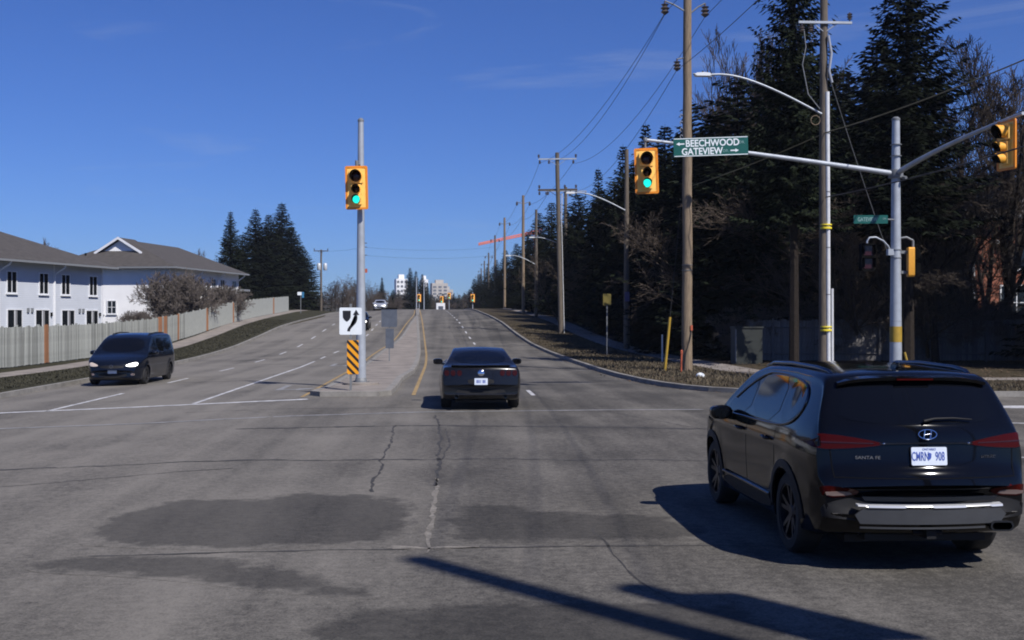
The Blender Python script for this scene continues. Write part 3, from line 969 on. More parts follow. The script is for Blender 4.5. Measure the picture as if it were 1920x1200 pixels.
# ---------------------------------------------------------------- black crossover, rear view
def build_crossover():
    car = empty('crossover', (4.05, 9.25, 0), R(.3), 'large glossy black crossover close up in the right lane, seen from behind', 'car')
    B = Body(ztop=[(0, .72), (.015, .79), (.04, .83), (.075, .87), (.10, 1.0), (.115, 1.12), (.15, 1.22), (.20, 1.275), (.32, 1.43), (.43, 1.575), (.49, 1.625), (.60, 1.65), (.95, 1.672), (1.6, 1.685), (2.25, 1.67),
                   (2.7, 1.60), (3.1, 1.41), (3.5, 1.165), (3.62, 1.11), (4.0, 1.07), (4.45, .98), (4.65, .88), (4.74, .74), (4.77, .62)],
             zbot=[(0, .50), (.05, .42), (.14, .32), (.5, .26), (4.2, .23), (4.6, .28), (4.77, .42)],
             W=[(0, .86), (.08, .895), (.3, .93), (.8, .945), (1.3, .935), (2.4, .925), (3.4, .935), (4.0, .93), (4.4, .89), (4.7, .78), (4.77, .70)],
             T=[(.2, .94), (.34, .965), (.5, .985), (.8, 1.0), (.95, 1.0), (1.05, .985), (1.16, .955), (1.3, .90), (1.45, .835), (1.6, .77), (1.75, .70)],
             bow0=.20, bow1=.28, r=.075, crown=.03, flares=((1.02, .37, .018), (3.785, .37, .018)))
    B.cut_wheels([(1.02, .37, .40, .62), (3.785, .37, .40, .62)])
    B.make('paint_black', car)
    # glazing
    B.patch('rear_window', [(-.70, 1.24), (.70, 1.24), (.665, 1.42), (.58, 1.575), (0, 1.60), (-.58, 1.575), (-.665, 1.42)], 'y-', 'car_glass', car, .003, .05)
    B.patch('windshield', [(-.72, 1.17), (.72, 1.17), (.60, 1.56), (0, 1.60), (-.60, 1.56)], 'y+', 'car_glass', car, .003, .06)
    for sd, pr in ((-1, 'x-'), (1, 'x+')):
        B.patch('side_window', [(2.43, 1.135), (3.28, 1.12), (3.05, 1.30), (2.72, 1.48), (2.43, 1.545)], pr, 'car_glass', car, .003, .05, rnd=1)
        B.patch('side_window', [(1.45, 1.15), (2.36, 1.14), (2.36, 1.55), (1.9, 1.58), (1.45, 1.575)], pr, 'car_glass', car, .003, .05, rnd=1)
        B.patch('side_window', [(.80, 1.36), (.95, 1.22), (1.38, 1.155), (1.38, 1.57), (.98, 1.535), (.82, 1.47)], pr, 'car_glass', car, .003, .05, rnd=1)
        B.strip('window_trim', chaikin([(3.38, 1.10), (2.4, 1.115), (1.4, 1.125), (.92, 1.19), (.76, 1.35), (.80, 1.49), (1.0, 1.56), (1.7, 1.605), (2.4, 1.58)], 2, False)[:-2], .011, pr, 'chrome_dark', car)
        B.patch('door_seam', [(2.395, .40), (2.405, .40), (2.405, 1.1), (2.395, 1.1)], pr, 'sig_black', car, .0015, .1, .002, 0)
        B.patch('door_seam', [(1.365, .75), (1.375, .75), (1.40, 1.1), (1.39, 1.1)], pr, 'sig_black', car, .0015, .1, .002, 0)
        for yy in (1.52, 2.52):
            h, n, d = B.hit(yy, .985, pr)
            hb = MB(); hb.tube([(h.x + n.x * .01, yy, .985), (h.x + n.x * .04, yy + .04, .99), (h.x + n.x * .042, yy + .16, .995), (h.x + n.x * .01, yy + .2, .995)], [.012, .016, .016, .012], 8)
            hb.build('door_handle', 'paint_black', car, 60)
        # lower cladding and sill strip
        B.patch('sill_trim', [(1.5, .30), (3.3, .29), (3.3, .44), (1.5, .45)], pr, 'plastic', car, .012, .08)
        B.strip('sill_strip', [(1.52, .455), (2.4, .45), (3.28, .45)], .016, pr, 'chrome_dark', car, .018)
        for yy in (1.02, 3.785):
            arch = []
            for k in range(15):
                a = R(180 * k / 14); arch.append((yy + .47 * math.cos(a), .39 + .46 * math.sin(a)))
            inner = [(yy + .405 * math.cos(R(180 * k / 14)), .375 + .405 * math.sin(R(180 * k / 14))) for k in range(14, -1, -1)]
            B.patch('arch_trim', arch + inner, pr, 'plastic', car, .010, .05, .02, 0)
        # roof rail
        rl = MB()
        x = sd * .60
        rl.tube([(sd * .62, .62, 1.63), (sd * .63, .74, 1.67), (sd * .64, 1.0, 1.69), (sd * .645, 1.7, 1.702), (sd * .64, 2.3, 1.685), (sd * .63, 2.6, 1.635), (sd * .62, 2.68, 1.605)], [.012, .02, .022, .022, .022, .018, .012], 8)
        rl.build('roof_rail', 'chrome_dark', car, 60)
        mirror(car, sd * 1.035, 3.02, 1.115, 'paint_black', sd)
        for yy in (1.02, 3.785): car_wheel(car, sd * .80, yy, .37, .235, 5, 'rim', sd)
        # tail lamp: wedge on the tailgate that wraps round the corner
        tl = B.patch('tail_lamp', [(sd * .36, 1.075), (sd * .60, 1.045), (sd * .90, 1.03), (sd * .93, 1.09), (sd * .90, 1.165), (sd * .66, 1.145), (sd * .38, 1.095)], 'y-', 'red_lens', car, .012, .04, .03, 1)
        B.patch('lamp_band', [(sd * .45, 1.082), (sd * .86, 1.085), (sd * .86, 1.098), (sd * .45, 1.092)], 'y-', 'lens_red', tl, .015, .05, .004, 0)
        gl = MB(); h, n, d = B.hit(sd * .365, 1.085, 'y-')
        gl.lathe([(0, .012), (.008, .009), (.012, 0)], 10, 0, Matrix.Translation(h + n * .012) @ n.to_track_quat('Z', 'Y').to_matrix().to_4x4())
        gl.build('lamp_tip', 'chrome', tl, 60)
        # lower bumper lamp: red above, clear below
        ll = B.patch('bumper_lamp', [(sd * .56, .695), (sd * .60, .645), (sd * .86, .635), (sd * .885, .70), (sd * .875, .735), (sd * .70, .725)], 'y-', 'red_lens', car, .010, .04, .03, 1)
        B.patch('lamp_lens', [(sd * .62, .652), (sd * .85, .645), (sd * .855, .69), (sd * .66, .69)], 'y-', 'clear_lens', ll, .014, .04, .006, 1)
    # tailgate trim line, seam, badge
    B.strip('tailgate_strip', [(-.40, 1.085), (0, 1.09), (.40, 1.085)], .010, 'y-', 'chrome_dark', car)
    B.patch('tailgate_seam', [(-.78, .80), (.78, .80), (.78, .808), (-.78, .808)], 'y-', 'sig_black', car, .0015, .05, .002, 0)
    for sd in (-1, 1):
        B.patch('tailgate_seam', [(sd * .775, .80), (sd * .783, .80), (sd * .80, 1.03), (sd * .79, 1.03)], 'y-', 'sig_black', car, .0015, .05, .002, 0)
    # number plate in its recess
    h, n, d = B.hit(0, .985, 'y-')
    pr_ = empty('tmp'); bpy.data.objects.remove(pr_)
    pl = MB(); pl.prism(rrect(-.1525, .1525, -.076, .076, .012), -.006, .006, 'y')
    plate = pl.build('licence_plate', 'plate', car)
    plate.location = (0, h.y - .022, .985); plate.rotation_euler = (R(-6), 0, 0)
    lettering('CMRN', .105, (-.078, -.0065, 0), 'plate_ink', plate, xs=.50, bold=.001)
    lettering('908', .105, (.092, -.0065, 0), 'plate_ink', plate, xs=.52, bold=.001)
    cm = MB(); cm.prism([(.003, .03), (.02, .02), (.015, -.015), (.003, -.03), (-.009, -.015), (-.014, .02)], -.0085, -.0062, 'y'); cm.build('plate_crown', 'plate_ink', plate)
    lettering('ONTARIO', .026, (0, -.0065, .058), 'plate_ink', plate)
    # oval emblem with slanted letter shape
    h, n, d = B.hit(0, 1.165, 'y-')
    em = MB(); ov = [(.078 * math.cos(a), .04 * math.sin(a)) for a in np.linspace(0, 2 * math.pi, 28, endpoint=False)]
    em.tube([(a, 0, b) for a, b in ov] + [(ov[0][0], 0, ov[0][1])], .006, 6, caps=False)
    em.tube([(-.036, 0, -.03), (-.02, 0, .034)], .0065, 6); em.tube([(.02, 0, -.034), (.036, 0, .03)], .0065, 6); em.tube([(-.03, 0, -.004), (0, 0, .0), (.03, 0, .004)], .0065, 6)
    e = em.build('emblem', 'chrome', car, 60); e.location = (0, h.y - .018, 1.165); e.rotation_euler = (R(-14), 0, 0)
    h, n, d = B.hit(-.5, .985, 'y-')
    lettering('SANTA FE', .038, (-.50, h.y - .01, .97), 'chrome', car, rot=(R(88), 0, R(-9)), xs=1.25, name='badge_lettering')
    h, n, d = B.hit(.55, .985, 'y-')
    lettering('HTRAC', .034, (.55, h.y - .01, .97), 'chrome', car, rot=(R(88), 0, R(9)), xs=1.25, name='badge_lettering')
    # wiper
    wp = MB()
    P = [B.hit(a, b, 'y-')[0] + Vector((0, -.03, .01)) for a, b in ((-.02, 1.262), (.08, 1.282), (.25, 1.285), (.42, 1.272))]
    wp.tube(P, [.014, .010, .008, .005], 8)
    wp.build('rear_wiper', 'plastic', car, 60)
    # spoiler over the glass with brake lamp
    sp = MB()
    secs = []
    for x in np.linspace(-.66, .66, 15):
        q = (x / .66) ** 2
        y0 = .36 + .06 * q; z0 = 1.632 - .05 * q ** 2
        secs.append([(x, y0, z0), (x, y0 + .01, z0 - .028), (x, y0 + .22, z0 - .01), (x, y0 + .26, z0 + .018), (x, y0 + .10, z0 + .014)])
    V = [p for q in secs for p in q]; F = [(5 * i + k, 5 * i + (k + 1) % 5, 5 * i + 5 + (k + 1) % 5, 5 * i + 5 + k) for i in range(14) for k in range(5)] + [(0, 1, 2, 3, 4), tuple(70 + k for k in (4, 3, 2, 1, 0))]
    sp.add(V, F); spo = sp.build('roof_spoiler', 'paint_black', car, 40)
    bl = MB(); bl.box(-.16, .16, .352, .372, 1.606, 1.62); bl.build('brake_lamp', 'red_lens', spo)
    fn = MB(); fn.prism(chaikin([(.0, 0), (.16, 0), (.12, .05), (.02, .075)], 1), -.012, .012, 'x'); f = fn.build('antenna_fin', 'paint_black', car, 50); f.location = (0, .72, 1.685)
    # bumper: dark lower section, silver skid plate with notched upper edge, step, pipe, tow hitch
    B.patch('bumper_cladding', [(-.86, .44), (.86, .44), (.88, .56), (.80, .60), (.62, .635), (-.62, .635), (-.80, .60), (-.88, .56)], 'y-', 'plastic', car, .010, .05, .03, 1)
    def skid(y, pts, mat, name, par, th=.02):
        mb = MB(); P = densify(pts, .08); N_ = len(P)
        f = lambda x, z, o: (x, y + .17 * (x / .9) ** 2 + o, z)
        v2, t2 = fill2d(pts, .07)
        V = [f(a, b, 0) for a, b in v2] + [f(a, b, th) for a, b in v2]; k = len(v2)
        ec = {}
        for t in t2:
            for i in range(3):
                e2 = (t[i], t[(i + 1) % 3]); ec.setdefault(tuple(sorted(e2)), []).append(e2)
        F = list(t2) + [tuple(i + k for i in t[::-1]) for t in t2] + [(j, i, i + k, j + k) for es in ec.values() if len(es) == 1 for i, j in es]
        mb.add(V, F); return mb.build(name, mat, par, 40)
    skid(-.022, [(-.58, .655), (.58, .655), (.56, .62), (-.56, .62)], 'chrome_dark', 'bumper_strip', car)
    sk = skid(-.036, [(-.64, .50), (-.60, .43), (.60, .43), (.66, .50), (.60, .555), (-.58, .555)], 'skid', 'skid_plate', car)
    up = [(-.60, .595), (.60, .595), (.66, .57), (.60, .565), (.50, .575), (.46, .575), (.40, .555), (.22, .555), (.16, .575), (-.04, .575), (-.10, .555), (-.30, .555), (-.36, .575), (-.46, .575), (-.52, .56), (-.62, .56)]
    ledge = MB()
    n_ = 60
    V = []; F = []
    for i in range(n_ + 1):
        x = -.62 + 1.24 * i / n_
        s_ = abs(((x + .65) % .52) - .26); dep = .018 if s_ > .15 else .045
        yb = -.045 + .17 * (x / .9) ** 2
        V += [(x, yb + .06, .594), (x, yb, .584), (x, yb - .004, .583 - dep * .32), (x, yb + .05, .578 - dep * .32)]
    for i in range(n_):
        for k in range(4): F.append((4 * i + k, 4 * i + (k + 1) % 4, 4 * i + 4 + (k + 1) % 4, 4 * i + 4 + k))
    F += [(0, 1, 2, 3), (4 * n_ + 3, 4 * n_ + 2, 4 * n_ + 1, 4 * n_)]
    ledge.add(V, F); ledge.build('skid_ledge', 'skid_bright', sk)
    skid(-.03, [(-.60, .405), (.46, .405), (.46, .39), (-.60, .39)], 'skid', 'skid_strip', sk)
    ex = MB()
    Mx = Matrix.Translation((.62, .06, .41)) @ Matrix.Rotation(R(90), 4, 'X')
    ring_o = rrect(-.10, .10, -.042, .042, .04, 5); ring_i = rrect(-.085, .085, -.03, .03, .03, 5); n = len(ring_o)
    V = []
    for ringp, y in ((ring_o, .02), (ring_o, -.03), (ring_i, -.03), (ring_i, .15)):
        V += [(.60 + a, y + .03, .405 + b) for a, b in ringp]
    F = [(i * n + k, i * n + (k + 1) % n, (i + 1) * n + (k + 1) % n, (i + 1) * n + k) for i in range(3) for k in range(n)] + [tuple(3 * n + k for k in range(n))]
    ex.add(V, F); ex.build('exhaust_tip', 'chrome_dark', car, 50)
    ht = MB(); ht.box(-.04, .04, .02, .2, .30, .37); ht.tube([(-.12, .1, .34), (.12, .1, .34)], .02, 8); ht.build('tow_hitch', 'plastic', car)
    un = MB(); un.box(-.62, .62, .35, 4.2, .22, .30); un.box(-.5, .5, .2, .6, .26, .4); un.build('underbody', 'plastic', car)
    return car
M['skid_bright'] = pm('bright_skid_edge', (.6, .61, .62), .35, .4)
build_crossover()

# ---------------------------------------------------------------- charcoal coupe, rear view
def build_coupe():
    car = empty('coupe', (.82, 26.2, 0), R(.2), 'charcoal two-door coupe driving away in the lane beside the median', 'car')
    B = Body(ztop=[(0, .58), (.015, .70), (.035, .84), (.06, .955), (.10, .99), (.2, 1.0), (.5, 1.02), (.62, 1.045), (1.1, 1.215), (1.55, 1.345), (1.95, 1.39), (2.3, 1.385), (2.7, 1.29), (3.15, 1.08), (3.3, 1.02), (4.0, .97), (4.5, .86), (4.72, .72), (4.79, .58)],
             zbot=[(0, .36), (.06, .28), (.3, .22), (4.3, .17), (4.79, .3)],
             W=[(0, .86), (.1, .90), (.5, .935), (.95, .945), (1.6, .92), (2.6, .91), (3.7, .93), (4.3, .90), (4.7, .78), (4.79, .7)],
             T=[(.15, .93), (.35, .98), (.55, 1.0), (.78, 1.0), (.9, .975), (.98, .93), (1.06, .85), (1.2, .765), (1.4, .665)],
             bow0=.16, bow1=.3, r=.05, crown=.025, flares=((.98, .34, .02), (3.7, .34, .015)), ny=110)
    B.cut_wheels([(.98, .34, .365, .62), (3.7, .34, .365, .62)])
    B.make('paint_coupe', car)
    B.patch('rear_window', [(-.66, 1.06), (.66, 1.06), (.55, 1.30), (0, 1.34), (-.55, 1.30)], 'y-', 'car_glass', car, .003, .05)
    B.patch('windshield', [(-.68, 1.08), (.68, 1.08), (.56, 1.30), (0, 1.34), (-.56, 1.30)], 'y+', 'car_glass', car, .003, .06)
    for sd, pr in ((-1, 'x-'), (1, 'x+')):
        B.patch('side_window', [(1.45, 1.02), (3.0, 1.04), (2.6, 1.25), (2.2, 1.325), (1.9, 1.31)], pr, 'car_glass', car, .003, .05, rnd=1)
        mirror(car, sd * 1.0, 2.75, 1.03, 'paint_coupe', sd)
        for yy in (.98, 3.7): car_wheel(car, sd * .80, yy, .34, .25, 5, 'rim', sd)
        for k in range(3):
            x = .44 + k * .145
            B.patch('tail_lamp', [(sd * x, .80), (sd * (x + .105), .795), (sd * (x + .115), .925), (sd * x, .925)], 'y-', 'red_dark', car, .010, .04, .02, 1)
        tp = MB(); tp.lathe([(.05, 0), (.05, .14), (.042, .14), (.042, .02)], 14, 0, Matrix.Translation((sd * .56, .12, .33)) @ Matrix.Rotation(R(90), 4, 'X'))
        tp.build('exhaust_tip', 'chrome_dark', car, 50)
    B.patch('rear_panel', [(-.30, .60), (.30, .60), (.30, .74), (-.30, .74)], 'y-', 'plastic', car, .004, .05, .01, 1)
    B.patch('diffuser', [(-.62, .38), (.62, .38), (.5, .5), (-.5, .5)], 'y-', 'plastic', car, .006, .06, .01, 1)
    sp = MB(); secs = []
    for x in np.linspace(-.68, .68, 13):
        q = (x / .68) ** 2; y0 = .03 + .12 * q
        secs.append([(x, y0, 1.045), (x, y0, 1.03), (x, y0 + .22, 1.01), (x, y0 + .22, 1.045)])
    V = [p for q in secs for p in q]; F = [(4 * i + k, 4 * i + (k + 1) % 4, 4 * i + 4 + (k + 1) % 4, 4 * i + 4 + k) for i in range(12) for k in range(4)] + [(0, 1, 2, 3), (51, 50, 49, 48)]
    sp.add(V, F); sp.build('boot_spoiler', 'paint_coupe', car, 40)
    h, n, d = B.hit(0, .665, 'y-')
    pl = MB(); pl.prism(rrect(-.1525, .1525, -.076, .076, .012), -.006, .006, 'y')
    plate = pl.build('licence_plate', 'plate', car); plate.location = (0, h.y - .02, .672)
    for x, w in ((-.09, .028), (-.05, .024), (-.012, .012), (.05, .026), (.085, .022)):
        mk = MB(); mk.box(x - w / 2, x + w / 2, -.008, -.0062, -.035, .035); mk.build('plate_mark', 'plate_ink', plate)
    h, n, d = B.hit(0, .87, 'y-')
    em = MB(); em.lathe([(0, .03), (.062, .03), (.075, .02), (.075, 0), (0, 0)], 20, 0, Matrix.Rotation(R(90), 4, 'X'))
    e = em.build('emblem', 'chrome', car, 40); e.location = (0, h.y, .865); e.rotation_euler = (R(-8), 0, 0)
    un = MB(); un.box(-.6, .6, .3, 4.2, .17, .24); un.build('underbody', 'plastic', car)
M['red_dark'] = pm('smoked_red_lens', (.03, .006, .006), .2, spec=.15)
build_coupe()

# ---------------------------------------------------------------- oncoming minivan and far cars (front at y=0)
def build_front_car(name, label, loc, rz, ztop, zbot, W, T, wheels, r_w, paint, windows, ws, mirror_at, lights, L, far=False, lamp=('headlight', 'headlight')):
    car = empty(name, loc, rz, label, 'car')
    B = Body(ztop, zbot, W, T, bow0=.32, bow1=.15, r=.06, crown=.03, flares=tuple((y, r_w, .015) for y in wheels), ny=70 if far else 110)
    B.cut_wheels([(y, r_w, r_w + .03, .64) for y in wheels])
    B.make(paint, car)
    B.patch('windshield', ws, 'y-', 'car_glass', car, .003, .06)
    for sd, pr in ((-1, 'x-'), (1, 'x+')):
        for w_ in windows: B.patch('side_window', w_, pr, 'car_glass', car, .003, .06, rnd=1)
        for yy in wheels: car_wheel(car, sd * .83, yy, r_w, .22, 5, 'rim', sd)
        mirror(car, sd * (mirror_at[0]), mirror_at[1], mirror_at[2], paint, sd, -1)
        B.patch('headlight', [(sd * a, b) for a, b in lights], 'y-', lamp[0] if sd > 0 else lamp[1], car, .008, .04, .02, 1)
    B.patch('lower_grille', [(-.45, .30), (.45, .30), (.5, .44), (-.5, .44)], 'y-', 'plastic', car, .004, .06, .01, 1)
    B.patch('grille', [(-.38, .60), (.38, .60), (.42, .70), (-.42, .70)], 'y-', 'plastic', car, .004, .06, .01, 1)
    h, n, d = B.hit(0, .50, 'y-')
    pl = MB(); pl.prism(rrect(-.1525, .1525, -.076, .076, .012), -.006, .006, 'y')
    p = pl.build('licence_plate', 'plate', car); p.location = (0, h.y - .03, .50)
    un = MB(); un.box(-.6, .6, .5, L - .5, .17, .26); un.build('underbody', 'plastic', car)
    return car, B
VT = [(.15, .93), (.35, .97), (.6, 1.0), (.9, 1.0), (1.05, .975), (1.2, .935), (1.45, .865), (1.7, .79), (1.8, .75)]
van, VB = build_front_car('minivan', 'dark navy minivan with one bright headlight coming along the far left lanes', (-11.32, 39.3, road_z(-11.3, 41.5)), R(-1.0),
    [(0, .52), (.04, .68), (.12, .78), (.5, .93), (.95, 1.05), (1.08, 1.11), (1.5, 1.37), (1.95, 1.61), (2.3, 1.70), (3.0, 1.75), (4.2, 1.74), (4.75, 1.68), (4.95, 1.48), (5.06, 1.05), (5.13, .75)],
    [(0, .30), (.1, .22), (.5, .18), (4.6, .2), (5.13, .4)],
    [(0, .72), (.1, .82), (.4, .92), (1, .97), (4.4, .975), (5, .9), (5.13, .84)], VT, (.95, 3.98), .335, 'paint_navy',
    [[(1.55, 1.12), (2.35, 1.12), (2.35, 1.55), (2.1, 1.55)], [(2.43, 1.12), (3.35, 1.12), (3.35, 1.58), (2.43, 1.58)], [(3.43, 1.12), (4.7, 1.14), (4.55, 1.55), (3.43, 1.58)]],
    [(-.78, 1.12), (.78, 1.12), (.66, 1.58), (0, 1.62), (-.66, 1.58)], (1.06, 1.5, 1.1), [(.45, .68), (.62, .655), (.80, .68), (.82, .78), (.72, .80), (.5, .73)], 5.13, lamp=('headlight', 'headlight_off'))
em = MB(); em.tube([(-.05, 0, .03), (0, 0, -.04), (.05, 0, .03)], .008, 6); em.tube([(.06 * math.cos(a), 0, .06 * math.sin(a)) for a in np.linspace(0, 6.283, 20)], .007, 6)
h, n, d = VB.hit(0, .66, 'y-'); e = em.build('emblem', 'chrome', van, 50); e.location = (0, h.y - .015, .66)
for sd in (-1, 1):
    rl = MB(); rl.tube([(sd * .62, 2.2, 1.68), (sd * .64, 2.4, 1.75), (sd * .65, 3.2, 1.79), (sd * .64, 4.2, 1.77), (sd * .62, 4.4, 1.7)], .02, 6); rl.build('roof_rail', 'plastic', van, 60)
    VB.patch('fog_lamp', [(sd * .6, .36), (sd * .72, .36), (sd * .74, .43), (sd * .62, .43)], 'y-', 'clear_lens', van, .006, .04, .01, 1)
SED = dict(ztop=[(0, .50), (.04, .64), (.12, .72), (.6, .88), (1.15, .98), (1.3, 1.03), (1.8, 1.28), (2.2, 1.42), (2.7, 1.46), (3.3, 1.40), (3.9, 1.14), (4.2, 1.06), (4.5, 1.0), (4.6, .8), (4.65, .6)],
    zbot=[(0, .28), (.1, .22), (.5, .18), (4.2, .2), (4.65, .36)], W=[(0, .68), (.1, .78), (.4, .87), (1, .91), (4, .91), (4.5, .84), (4.65, .78)],
    T=[(.15, .93), (.35, .97), (.6, 1.0), (.85, .99), (1.0, .95), (1.2, .84), (1.45, .70), (1.6, .62)], wheels=(.9, 3.6), r_w=.32,
    windows=[[(1.75, 1.03), (2.5, 1.03), (2.5, 1.34), (2.3, 1.34)], [(2.58, 1.03), (3.6, 1.04), (3.3, 1.31), (2.58, 1.35)]], ws=[(-.72, 1.02), (.72, 1.02), (.56, 1.36), (-.56, 1.36)],
    mirror_at=(.98, 1.75, 1.0), lights=[(.42, .62), (.6, .60), (.74, .62), (.76, .71), (.66, .73), (.46, .66)], L=4.65, far=True)
build_front_car('sedan', 'black car half hidden behind the median signal pole', (*cu(-6.15, 91), road_z(-6.7, 93)), R(1.4), paint='paint_black', **SED)
build_front_car('sedan', 'silver car with bright headlights farther up the oncoming lanes', (*cu(-6.3, 157), road_z(-8.6, 159)), R(1.6), paint='paint_silver', **SED)

def build_truck():
    x, y = cu(4.2, 252)
    t = empty('box_truck', (x, y, road_z(x, y)), R(1.5), 'small white box truck far off beyond the crest', 'truck')
    b = MB(); b.box(-.95, .95, 0, 4.4, .75, 3.3); b.build('cargo_box', 'paint_white', t)
    d = MB(); d.box(-.55, .55, -.02, -.004, 1.5, 2.6); d.build('rear_door', 'sign_back', t)
    c = MB(); c.prism([(4.42, .6), (6.0, .6), (6.0, 1.5), (5.5, 2.4), (4.42, 2.4)], -.9, .9, 'x'); c.build('cab', 'paint_white', t)
    ch = MB(); ch.box(-.8, .8, -.1, 6, .45, .74); ch.build('chassis', 'plastic', t)
    for sd in (-1, 1):
        for yy in (1.2, 5.2): car_wheel(t, sd * .82, yy, .4, .25, 5, 'rim', sd)
        l = MB(); l.box(sd * .8 - .09, sd * .8 + .09, -.12, -.1, .55, .7); l.build('tail_lamp', 'red_lens', t)
build_truck()
def far_car(u, y, label, paint):
    x, yy = cu(u, y)
    build_front_car('sedan', label, (x, yy, road_z(x, yy)), R(181.4), paint=paint, **SED)
far_car(-.0, 240, 'dark car far ahead under the distant signals', 'paint_black')

# ================================================================== signals, poles, signs
def signal_head(loc, rz, label, lit='green', tilt=0, far=False):
    """three-lens head on a yellow backboard; faces -y; origin at its centre"""
    r = empty('traffic_signal', loc, rz, label, 'traffic light', 'traffic signal heads')
    r.rotation_euler = (0, tilt, rz)
    n = 2 if far else 4
    b = MB(); b.prism(rrect(-.335, .335, -.65, .65, .05, n), .06, .085, 'y'); bb = b.build('backboard', 'sig_border', r)
    # raised rim of the board
    o_, i_ = rrect(-.335, .335, -.65, .65, .05, n), rrect(-.275, .275, -.59, .59, .03, n)
    k = len(o_); m = MB()
    V = [(a, .035, c) for a, c in o_] + [(a, .035, c) for a, c in i_] + [(a, .062, c) for a, c in o_] + [(a, .062, c) for a, c in i_]
    m.add(V, [f for j in range(k) for f in ((j, (j + 1) % k, k + (j + 1) % k, k + j), (j, (j + 1) % k, 2 * k + (j + 1) % k, 2 * k + j), (k + j, k + (j + 1) % k, 3 * k + (j + 1) % k, 3 * k + j))])
    m.build('board_rim', 'sig_border', bb)
    f = MB(); f.prism(rrect(-.274, .274, -.589, .589, .03, n), .050, .0598, 'y'); f.build('board_face', 'sig_face', bb)
    specs = ((.33, .165, 'lens_red'), (-.06, .115, 'lens_amber'), (-.36, .115, 'lens_green' if lit == 'green' else 'lens_amber'))
    for i, (z, rad, lm) in enumerate(specs):
        h = MB(); hw = rad + .035
        h.prism(rrect(-hw, hw, z - hw, z + hw, .03, n), -.05, .049, 'y'); h.build('lamp_housing', 'sig_face', r)
        l = MB(); l.lathe([(0, .085), (rad * .6, .075), (rad * .95, .052), (rad, .048)], 24, 0, Matrix.Translation((0, -.005, z)) @ Matrix.Rotation(R(90), 4, 'X'))
        l.build('lens', lm, r, 60)
        # cut-away tunnel visor: yellow outside, black inside
        v = MB(); seg = 28; Vv = []; F = []; mi = []
        for j in range(seg + 1):
            a = R(-62 + 304 * j / seg)             # open at the bottom
            top = .5 + .5 * math.sin(a)
            ln = .10 + .20 * (top ** .7)
            for rr, yy in ((rad + .012, -.05), (rad + .012, -.05 - ln), (rad + .004, -.05 - ln), (rad + .004, -.05)):
                Vv.append((rr * math.cos(a), yy, z + rr * math.sin(a)))
        for j in range(seg):
            for q in range(3): F.append((4 * j + q, 4 * j + q + 1, 4 * j + 4 + q + 1, 4 * j + 4 + q)); mi.append(0 if q == 0 else 1)
        me = bpy.data.meshes.new('visor'); me.from_pydata(Vv, [], F); me.polygons.foreach_set('material_index', mi); smooth_mesh(me, 50)
        link('visor', me, r, ['sig_yellow', 'sig_black'])
    s = MB(); s.box(-.16, .16, .09, .24, -.55, .55); s.build('housing_back', 'sig_yellow', r)
    return r

def steel_pole(loc, h, r0, r1, label, name='signal_pole', cat='pole', cap=True):
    o = empty(name, loc, 0, label, cat)
    m = MB(); m.tube([(0, 0, z * h) for z in np.linspace(0, 1, 8)], [r0 + (r1 - r0) * t for t in np.linspace(0, 1, 8)], 20)
    m.build('shaft', 'galv', o, 50)
    b = MB(); b.prism(rrect(-r0 * 1.9, r0 * 1.9, -r0 * 1.9, r0 * 1.9, .04), 0, .03, 'z')
    for sx in (-1, 1):
        for sy in (-1, 1): b.tube([(sx * r0 * 1.5, sy * r0 * 1.5, .03), (sx * r0 * 1.5, sy * r0 * 1.5, .1)], .018, 6)
    b.lathe([(r0 * 1.25, .03), (r0 * 1.2, .12), (r0, .2)], 20)
    b.build('base_plate', 'galv_dull', o)
    if cap:
        c = MB(); c.lathe([(r1 * 1.12, 0), (r1 * 1.12, .06), (r1 * .6, .11), (0, .12)], 16, 0, Matrix.Translation((0, 0, h - .02))); c.build('cap', 'galv_dull', o, 40)
    return o

# ---- median pole with its signal, in front the keep-right sign and hazard board on their own post
MX, MY = -2.55, 34.6
mz = road_z(MX, MY) + .125
pole_m = steel_pole((MX, MY, mz), 7.95, .155, .085, 'grey steel signal pole standing on the median nose')
pad = MB(); pad.lathe([(.55, 0), (.55, .06), (.5, .07), (0, .07)], 24); pad.build('footing', 'concrete', pole_m)
br = MB(); br.tube([(0, 0, 6.62), (-.1, -.30, 6.62)], .03, 8); br.tube([(0, 0, 5.45), (-.1, -.30, 5.45)], .03, 8); br.tube([(-.1, -.30, 6.5), (-.1, -.30, 6.72)], .05, 10); br.build('bracket', 'galv_dull', pole_m, 50)
signal_head((MX - .10, MY - .42, mz + 5.90), R(-2), 'yellow-backed signal showing green, mounted high on the median pole', tilt=R(-1.2))

